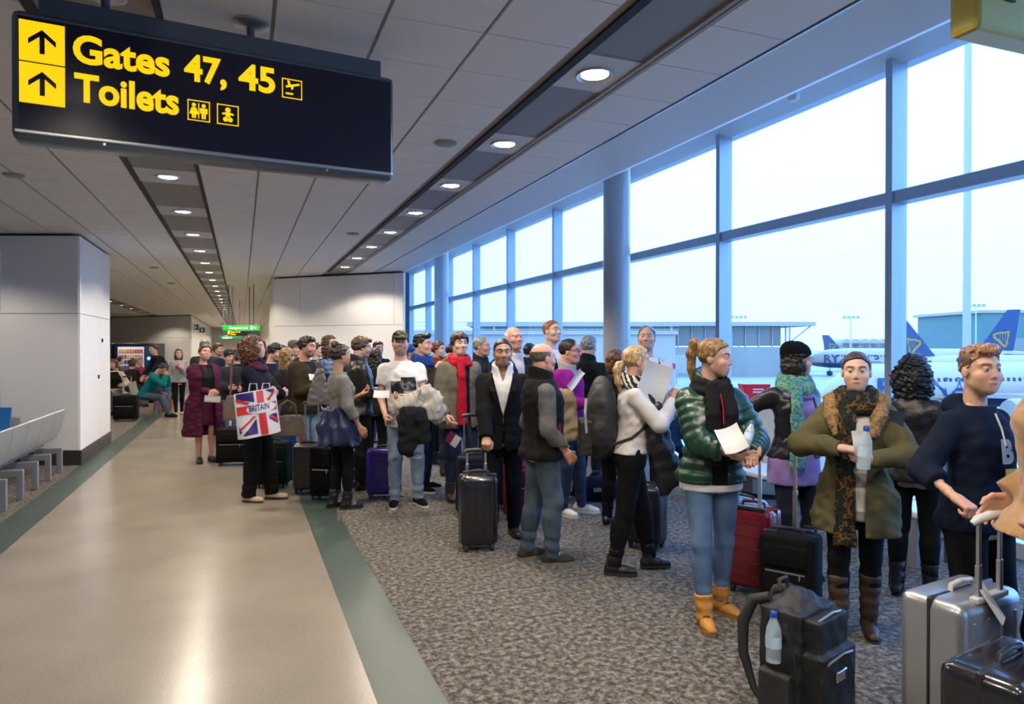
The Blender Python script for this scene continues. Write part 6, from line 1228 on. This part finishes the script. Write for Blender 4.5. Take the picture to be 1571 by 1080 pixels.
trolley('graphite suitcase with a pale frame and raised handle', 474, v=756, w=.32, h=.54, t=.23, face=-20, body=SGREY, seam=M_STEEL, ribs='v', rod=.98, side_handle=True, red_tag=mat('strap_red', (.35, .04, .02, 1), .6))
trolley('dark green fabric case behind the curly-haired woman', 419, d=7.9, w=.36, h=.53, t=.24, face=-15, body=SGRN, hard=False, side_handle=True)
trolley('blue suitcase between the brown handbag and the graphite suitcase', 437, d=8.38, w=.34, h=.66, t=.24, face=-20, body=SBLU, ribs='v')
trolley('black fabric case standing right of the plum coat', 358, v=713, w=.42, h=.50, t=.25, face=-12, body=SOFT, hard=False)
trolley('black trolley case with raised rods beside the teal hoodie', 193, d=14.95, w=.46, h=.56, t=.28, face=-15, body=SOFT, hard=False, rod=.95)
trolley('navy case with a pale label behind the black hard suitcase', 727, d=6.5, w=.32, h=.58, t=.22, face=15, body=SNAV, hard=False, rod=.95)

def blob(name, label, cat, P, rz, vol, fn, mt, h=.012, group=None):
    """a soft thing: distance field in local coordinates around P"""
    o = empty(name, P, rz, label, cat, group); g = Vol(*vol, h); return o, g
def soft(o, part, g, d, mt): return link(part, np_mesh(part, *g.net(d), mt), None, o)
# the big backpack in the foreground
NYL = mat('nylon_black', (.008, .008, .009, 1), .55, noise=(20, .2), bump=(170, .35)); NYG = mat('nylon_grey', (.022, .023, .025, 1), .6, bump=(170, .35)); M_BOT = mat('bottle_clear', (.55, .72, .85, 1), .08, alpha=.45, spec=.8); M_BCAP = mat('bottle_cap_blue', (.01, .05, .30, 1), .3); M_BLAB = mat('bottle_label', (.45, .60, .75, 1), .4)
P = at(1236, 3.03, 0); o = empty('backpack', P, face_rz(P, 62), 'large black backpack with bottle pocket standing in the right foreground', 'backpack')
g = Vol((-.22, -.24, -.01), (.22, .24, .58), .0095)
d = smin(ell(g, (0, .03, .20), (.185, .125, .25)), ell(g, (0, .03, .34), (.160, .110, .21)), .05); d = smin(d, np.maximum(np.abs(g.X) - .10, np.maximum(np.abs(g.Y - .03) - .04, np.abs(g.Z - .25) - .17)) - .055, .04); d = np.maximum(d, -g.Z) + .005*wav(g, 40, 2) + .003*wav(g, 90, 3)
soft(o, 'main_body', g, d, NYL)
d = smin(np.maximum(np.abs(g.X) - .115, np.maximum(np.abs(g.Y + .10) - .028, np.abs(g.Z - .17) - .12)) - .03, np.maximum(np.abs(g.X) - .10, np.maximum(np.abs(g.Y + .085) - .02, np.abs(g.Z - .385) - .05)) - .028, .012) + .003*wav(g, 60, 4); soft(o, 'front_pocket', g, d, NYL)
for sx_ in (-1, 1):
    d = np.maximum(np.maximum(np.abs(g.X - sx_*.178) - .022, np.maximum(np.abs(g.Y - .03) - .055, np.abs(g.Z - .12) - .09)) - .016, -g.Z) + .002*wav(g, 70, 5); soft(o, 'side_pocket', g, d, NYG)
    MB().tube([(sx_*.09, .115, .50), (sx_*.10, .19, .47), (sx_*.115, .235, .36), (sx_*.12, .23, .22), (sx_*.13, .17, .08), (sx_*.14, .11, .03)], [.022, .026, .028, .024, .016, .014], 8).build('shoulder_strap', NYG, o, sm=50)
    MB().tube([(sx_*.195, -.02, .44), (sx_*.198, -.06, .30), (sx_*.19, -.07, .20)], .006, 6).build('compression_strap', M_GRIP, o)
MB().tube([(-.035, .10, .52), (-.03, .105, .565), (.03, .105, .565), (.035, .10, .52)], .010, 8).build('haul_loop', NYG, o, sm=50)
for z_, yk in ((.46, -.115), (.30, -.163)): MB().tube([(-.12, yk + .03, z_ - .05), (-.10, yk, z_), (0, yk - .012, z_ + .02), (.10, yk, z_), (.12, yk + .03, z_ - .05)], .005, 6).build('zip', M_STEEL, o)
MB().box(-.045, .045, -.168, -.158, .20, .245).build('silver_badge', M_CHROME, o, bevel=.004); MB().tube([(.06, -.165, .30), (.07, -.185, .22), (.065, -.18, .15)], .004, 6).build('cord', M_GRIP, o)
P2 = o.matrix_basis @ Vector((-.195, .03, .0)); 
def bottle(P, label, s=1.0, rot=(0, 0, 0)):
    b_ = empty('water_bottle', P, 0, label, 'bottle', 'plastic water bottles'); b_.rotation_euler = rot
    MB().lathe([(.001, 0), (.030*s, .002*s), (.032*s, .012*s), (.031*s, .05*s), (.0325*s, .06*s), (.0325*s, .12*s), (.030*s, .145*s), (.014*s, .185*s), (.013*s, .195*s)], 20).build('bottle_body', M_BOT, b_, sm=50); MB().lathe([(.0335*s, .065*s), (.0335*s, .115*s)], 20, cap=False).build('bottle_label', M_BLAB, b_, sm=50); MB().lathe([(.0155*s, .193*s), (.0155*s, .215*s), (.012*s, .218*s)], 16).build('bottle_cap', M_BCAP, b_, sm=50); return b_
Mo = Matrix.Translation(o.location) @ Matrix.Rotation(o.rotation_euler.z, 4, 'Z')
bottle(Mo @ Vector((-.205, .03, .27)), 'water bottle in the side pocket of the large backpack', 1.0)
# held bottles, papers, telephones
def sheet(name, label, cat, C, yaw, tilt, w, h, mt, bend=.02, roll=0.0, group=None, th=.0015):
    """a thin sheet; yaw 0 faces the viewer, tilt leans its top away; slightly curved"""
    o = empty(name, C, face_rz(C, yaw), label, cat, group); N = 6; m_ = MB(); vs = []
    for i in range(N + 1):
        for j in range(N + 1):
            a, b_ = i/N - .5, j/N - .5; vs.append(Vector((a*w, bend*(1 - 4*a*a) + bend*.4*math.sin(6*b_), b_*h)))
    f = [(i*(N+1) + j, (i+1)*(N+1) + j, (i+1)*(N+1) + j + 1, i*(N+1) + j + 1) for i in range(N) for j in range(N)]; n_ = len(vs)
    rim = [j for j in range(N + 1)] + [(i)*(N+1) + N for i in range(1, N + 1)] + [N*(N+1) + j for j in range(N - 1, -1, -1)] + [i*(N+1) for i in range(N - 1, 0, -1)]
    m_.add(vs + [v_ + Vector((0, th, 0)) for v_ in vs], f + [tuple(k + n_ for k in reversed(q)) for q in f] + [(rim[k], rim[(k+1) % len(rim)], rim[(k+1) % len(rim)] + n_, rim[k] + n_) for k in range(len(rim))])
    q = m_.build('sheet', mt, o, sm=60); q.rotation_euler = (-tilt, roll, 0)
    return o
sheet('boarding_papers', 'white papers in the hands of the woman in the green puffer', 'paper', at(1122, 3.72, v=672), 10, .75, .13, .17, PAPER, roll=-.35, group='papers held by travellers')
q = PP['green']; bottle(at(1143, 3.70, v=688), 'small bottle in the hand of the woman in the green puffer', .75, (0, .5, .3))
sheet('paper_sheet', 'large white sheet hiding the face of the blonde woman', 'paper', at(1003, 4.78, v=590), 14, -.05, .20, .30, PAPER, roll=.32, group='papers held by travellers')
sheet('paper_sheet', 'folded white leaflet held by the man in the magenta fleece', 'paper', at(884, 6.35, v=582), 20, .2, .07, .22, PAPER, roll=.75, group='papers held by travellers')
sheet('paper_sheet', 'crumpled white paper in the hand of the man in the cap', 'paper', at(585, 6.62, v=604), -10, .7, .15, .09, PAPER, .01, group='papers held by travellers')
sheet('passport', 'wine red passport with a white slip held by the young man in the coat', 'passport', at(692, 7.05, v=672), 10, .1, .09, .125, mat('passport_red', (.14, .01, .03, 1), .5), .004, roll=.6)
sheet('paper_sheet', 'white slip sticking out of the red passport', 'paper', at(699, 7.03, v=677), 10, .1, .07, .12, PAPER, .003, roll=.6, group='papers held by travellers')
sheet('paper_slip', 'white slip beside the bottle of the woman in the parka', 'paper', at(1316, 3.46, v=676), -10, .0, .045, .10, PAPER, .006, roll=-.15, group='papers held by travellers')
bottle(at(1325, 3.42, v=720), 'blue-capped bottle in the hands of the woman in the parka', 1.0, (.05, .05, 0))
sheet('folder', 'dark blue folder tucked under the arm of the parka woman', 'folder', at(1366, 3.64, v=658), 8, .05, .12, .20, mat('folder_navy', (.010, .022, .045, 1), .5), .006, roll=.15, th=.012)
sheet('clutch_bag', 'small pale purse in the hands of the woman in the plum coat', 'bag', at(326, 9.28, v=612), 10, .05, .20, .09, mat('purse_pale', (.42, .40, .38, 1), .5), .01, roll=.1, th=.03)
q = PP['tail4']; sheet('mobile_phone', 'dark telephone held up above the tail of the queue', 'phone', q.hand_point(1, .10, .03) + Vector((0, 0, .05)), 0, 0, .075, .15, M_GRIP, .001, th=.01)
sheet('white_paper', 'white paper in the hands of the man in the brown jacket', 'paper', at(484, 7.75, v=578), 10, .8, .14, .10, PAPER, .01, group='papers held by travellers')

# bags
UJB, UJR, UJW = mat('flag_blue', (.030, .016, .13, 1), .35), mat('flag_red', (.55, .03, .03, 1), .35), mat('flag_white', (.66, .64, .66, 1), .35)
C = at(398, 6.72, v=668); o = empty('carrier_bag', C, face_rz(C, 8), 'glossy carrier bag printed with a red, white and blue flag', 'bag'); BW, BH = .40, .44
m_ = MB(); Nn = 10
def bagpt(a, b_, sd): th_ = .075*(1 - (2*a - 1)**4)*(1 - .75*b_); return Vector(((a - .5)*BW*(1 - .04*b_) + .03*b_*0 - .045*b_, sd*th_ + .006*math.sin(9*a + 5*b_)*sd, b_*BH + .0*a + .06*(a - .5)*(1)))
for sd in (-1, 1):
    base = len(m_.v); m_.v += [tuple(bagpt(i/Nn, j/Nn, sd)) for i in range(Nn + 1) for j in range(Nn + 1)]
    m_.f += [tuple(base + k for k in ((i*(Nn+1) + j, (i+1)*(Nn+1) + j, (i+1)*(Nn+1) + j + 1, i*(Nn+1) + j + 1)[::(1 if sd < 0 else -1)])) for i in range(Nn) for j in range(Nn)]
o_b = m_.build('bag_body', UJW, o, sm=60)
def bag_print(name, poly, mt, lift):
    """a flat piece of the flag, cut from a fine grid on the front of the bag"""
    from mathutils.geometry import intersect_point_tri_2d
    n_ = 64; m2 = MB(); idx = {}
    def inside(x, y):
        c = False; k = len(poly); j = k - 1
        for i in range(k):
            if (poly[i][1] > y) != (poly[j][1] > y) and x < (poly[j][0] - poly[i][0])*(y - poly[i][1])/(poly[j][1] - poly[i][1]) + poly[i][0]: c = not c
            j = i
        return c
    def vid(i, j):
        if (i, j) not in idx:
            q = bagpt(i/n_, j/n_, -1); q.y -= lift; idx[(i, j)] = len(m2.v); m2.v.append(tuple(q))
        return idx[(i, j)]
    for i in range(n_):
        for j in range(n_):
            if inside((i + .5)/n_, (j + .5)/n_): m2.f.append((vid(i, j), vid(i+1, j), vid(i+1, j+1), vid(i, j+1)))
    if m2.f: m2.build(name, mt, o, sm=60)
cx, cy = .60, .60
for poly in ([(.05, .98), (.46, .98), (.46, .76), (.05, .86)], [(.74, .98), (.96, .98), (.96, .86)], [(.10, .06), (.46, .06), (.46, .40)], [(.74, .36), (.96, .20), (.96, .44), (.80, .44)], [(.04, .30), (.04, .10), (.10, .14)]): bag_print('flag_blue_field', poly, UJB, .002)
for poly in ([(.52, .02), (.68, .02), (.68, .98), (.52, .98)], [(.03, .52), (.97, .52), (.97, .70), (.03, .70)]): bag_print('flag_red_cross', poly, UJR, .003)
for poly in ([(.03, .20), (.10, .20), (.48, .46), (.40, .46)], [(.03, .82), (.03, .90), (.34, .76), (.28, .72)], [(.74, .76), (.82, .74), (.97, .90), (.97, .97)], [(.74, .42), (.82, .42), (.97, .30), (.97, .22)]): bag_print('flag_red_diagonal', poly, UJR, .003)
bag_print('oval_label', [(cx + .36*math.cos(a), cy + .01 + .115*math.sin(a)) for a in np.linspace(0, 2*math.pi, 28, endpoint=False)], UJW, .005)
me = text_mesh('BRITAIN', .085, .002, .0)
for v_ in me.vertices:
    q = bagpt(min(1, .30 + v_.co.x/BW*.62), .565 + v_.co.y/BH, -1); v_.co = (q.x, q.y - .007, q.z)
link('lettering', me, UJB, o)
for xk in (-.06, .06): MB().tube([(xk - .04, 0, BH - .005), (xk - .03, -.01, BH + .07), (xk + .03, -.01, BH + .07), (xk + .04, 0, BH - .005)], .006, 6).build('bag_handle', UJW, o)
def handbag(P, rz, label, mt, w=.30, h=.22, t=.10, strap=.22, name='handbag'):
    o = empty(name, P, rz, label, 'bag'); g = Vol((-w, -t, -.02), (w, t, h + .04), .011); d = np.maximum(np.abs(g.X) - w*.46 + .12*np.maximum(g.Z - h*.5, 0)*2, np.maximum(np.abs(g.Y) - t*.42*(1 - .5*g.Z/h), np.abs(g.Z - h/2) - h*.46)) - .012 + .004*wav(g, 50, 3); soft(o, 'bag_body', g, d, mt)
    for yk in (-t*.18, t*.18): MB().tube([(-w*.28, yk, h - .01), (-w*.22, yk, h + strap*.7), (0, yk, h + strap), (w*.22, yk, h + strap*.7), (w*.28, yk, h - .01)], .008, 7).build('strap', mt, o, sm=50)
    MB().box(-.02, .02, -t*.35, -t*.28, h*.78, h*.9).build('clasp', M_CHROME, o); return o
C = at(441, 7.0, v=668); handbag(C, face_rz(C, 10), 'brown slouchy handbag hanging right of the flag bag', leather('bag_brown', (.085, .06, .035), .6), .32, .20, .13, .16)
C = at(366, 7.36, v=644); handbag(C, face_rz(C, -10), 'taupe shoulder bag with a long strap behind the curly-haired woman', leather('bag_taupe', (.16, .125, .10), .6), .30, .26, .13, .52, 'shoulder_bag')
C = at(489, 7.72, v=622); o = empty('plastic_bag', C, face_rz(C, 0), 'thin grey plastic bag hanging between the brown jacket and the bun', 'bag'); g = Vol((-.2, -.1, -.02), (.2, .1, .46), .013); d = np.maximum(np.abs(g.X - .06*(g.Z - .2)) - .11*np.clip(1.25 - g.Z/.42, .25, 1), np.maximum(np.abs(g.Y) - .055*np.clip(1.1 - g.Z/.45, .1, 1), np.abs(g.Z - .21) - .20)) - .008 + .006*wav(g, 60, 8); soft(o, 'bag_body', g, d, mat('plastic_grey', (.10, .095, .095, 1), .35)); MB().tube([(.0, 0, .40), (.02, 0, .47), (.05, 0, .40)], .006, 6).build('bag_handle', GRY, o)
C = at(1470, 4.5, v=760); handbag(C, face_rz(C, 0), 'white plastic bag beside the black jacket woman', mat('plastic_white', (.55, .58, .65, 1), .35), .20, .22, .10, .08, 'plastic_bag')
C = at(916, 7.2, 0); o = empty('duffel_bag', C, face_rz(C, 10), 'dark blue duffel bag on the carpet under the back-turned man', 'bag'); g = Vol((-.36, -.2, -.02), (.36, .2, .34), .013); d = np.maximum(cap(g, (-.14, 0, .13), (.14, 0, .13), .128), -g.Z) + .005*wav(g, 30, 4); soft(o, 'bag_body', g, d, SNAV); MB().tube([(-.12, -.10, .23), (-.06, -.12, .33), (.06, -.12, .33), (.12, -.10, .23)], .012, 8).build('strap', M_GRIP, o, sm=50); MB().box(-.06, .06, -.142, -.13, .12, .16).build('badge', M_STEEL, o)
C = at(249, 17.3, 0); handbag(C + Vector((0, 0, .0)), face_rz(C, 0), 'red and black bag on the floor beside the bending man', mat('bag_red', (.30, .02, .02, 1), .5), .42, .38, .2, .1, 'holdall')
# worn backpack of the blonde woman
q = PP['blonde']; o = empty('backpack', q.w(q.J(0, -.235, .92)), q.rz, 'dark grey backpack worn by the blonde woman', 'backpack'); g = Vol((-.22, -.18, -.06), (.22, .18, .58), .011); d = smin(ell(g, (0, 0, .17), (.165, .125, .21)), ell(g, (0, .01, .36), (.145, .10, .19)), .06) + .005*wav(g, 40, 3) + .003*wav(g, 85, 4); soft(o, 'main_body', g, d, mat('nylon_charcoal', (.014, .014, .016, 1), .6, bump=(150, .3)))
d = np.maximum(np.abs(g.X) - .10, np.maximum(np.abs(g.Y + .11) - .02, np.abs(g.Z - .12) - .10)) - .025 + .003*wav(g, 60, 5); soft(o, 'front_pocket', g, d, NYL); MB().box(-.10, .10, -.162, -.15, .06, .085).build('reflective_band', NYG, o); MB().tube([(.10, -.11, .40), (.14, -.12, .30), (.13, -.11, .16)], .010, 6).build('side_strap', LGRY, o)
for sx_ in (-1, 1): MB().tube([tuple(Vector(q.J(sx_*.075, .0, 1.455)) - Vector(q.J(0, -.235, .92)) + Vector((0, -.10, .0))), tuple(Vector(q.J(sx_*.095, .02, 1.46)) - Vector(q.J(0, -.235, .92))), tuple(Vector(q.J(sx_*.115, .125, 1.34)) - Vector(q.J(0, -.235, .92))), tuple(Vector(q.J(sx_*.135, .11, 1.18)) - Vector(q.J(0, -.235, .92))), tuple(Vector(q.J(sx_*.16, -.02, 1.06)) - Vector(q.J(0, -.235, .92))), tuple(Vector(q.J(sx_*.11, -.16, 1.0)) - Vector(q.J(0, -.235, .92)))], [.018, .020, .020, .016, .011, .011], 8).build('shoulder_strap', NYL, o, sm=50)
# garments over arms
def drape(label, C, yaw, caps, mt, wr=.012, name='draped_jacket', h=.012, extra=None):
    o = empty(name, C, face_rz(C, yaw), label, 'jacket', 'jackets carried over an arm'); P_ = np.array([p for a, b_, *_ in caps for p in (a, b_)]); g = Vol(P_.min(0) - .14, P_.max(0) + .14, h); d = None
    for a, b_, r0, r1, *sq in caps:
        q = cap(g, a, b_, r0, r1, sq[0] if sq else (1, .6, 1)); d = q if d is None else smin(d, q, .035)
    d = d + wr*wav(g, 45, 6) + wr*.7*wav(g, 85, 7); soft(o, 'folded_cloth', g, d, mt)
    if extra: extra(o)
    return o
CRM = cloth('jacket_cream', (.42, .39, .34)); BEI = cloth('jacket_beige', (.33, .235, .13)); DKJ = cloth('jacket_faded_black', (.022, .024, .028))
drape('cream jacket bundled over the arm of the man in the cap', at(642, 6.58, v=626), 0, [((-.16, 0, .02), (.12, 0, .09), .09, .10), ((-.10, .0, -.02), (.13, 0, -.02), .09, .12), ((.02, 0, .12), (.10, .0, .16), .06, .06), ((.16, 0, .06), (.18, 0, -.06), .06, .08)], CRM, .016, extra=lambda o: MB().tube([(.02, -.085, .19), (.0, -.10, .10), (.06, -.10, .06), (.0, -.10, .02), (-.10, -.085, .0)], .004, 6).build('zip', M_GRIP, o))
drape('faded black jacket hanging below the cream bundle', at(634, 6.52, v=668), 0, [((-.05, 0, .18), (-.06, 0, -.12), .10, .08), ((.06, 0, .18), (.10, 0, -.02), .09, .07), ((.0, 0, .0), (-.03, 0, -.17), .07, .04)], DKJ, .014)
drape('beige jacket folded over the arm of the man in magenta', at(866, 6.30, v=640), 20, [((-.10, 0, .20), (.02, 0, .17), .07, .08), ((-.06, 0, .12), (-.01, 0, -.16), .08, .075), ((.06, 0, .14), (.09, 0, -.16), .06, .06)], BEI, .014)
drape('black leather jacket hanging from the arm of the blonde woman', at(1014, 4.78, v=690), 10, [((-.04, 0, .28), (.0, 0, .0), .06, .09), ((.02, 0, .0), (.10, 0, -.20), .08, .055), ((-.02, 0, .0), (.02, 0, -.28), .06, .05)], LBK, .012)
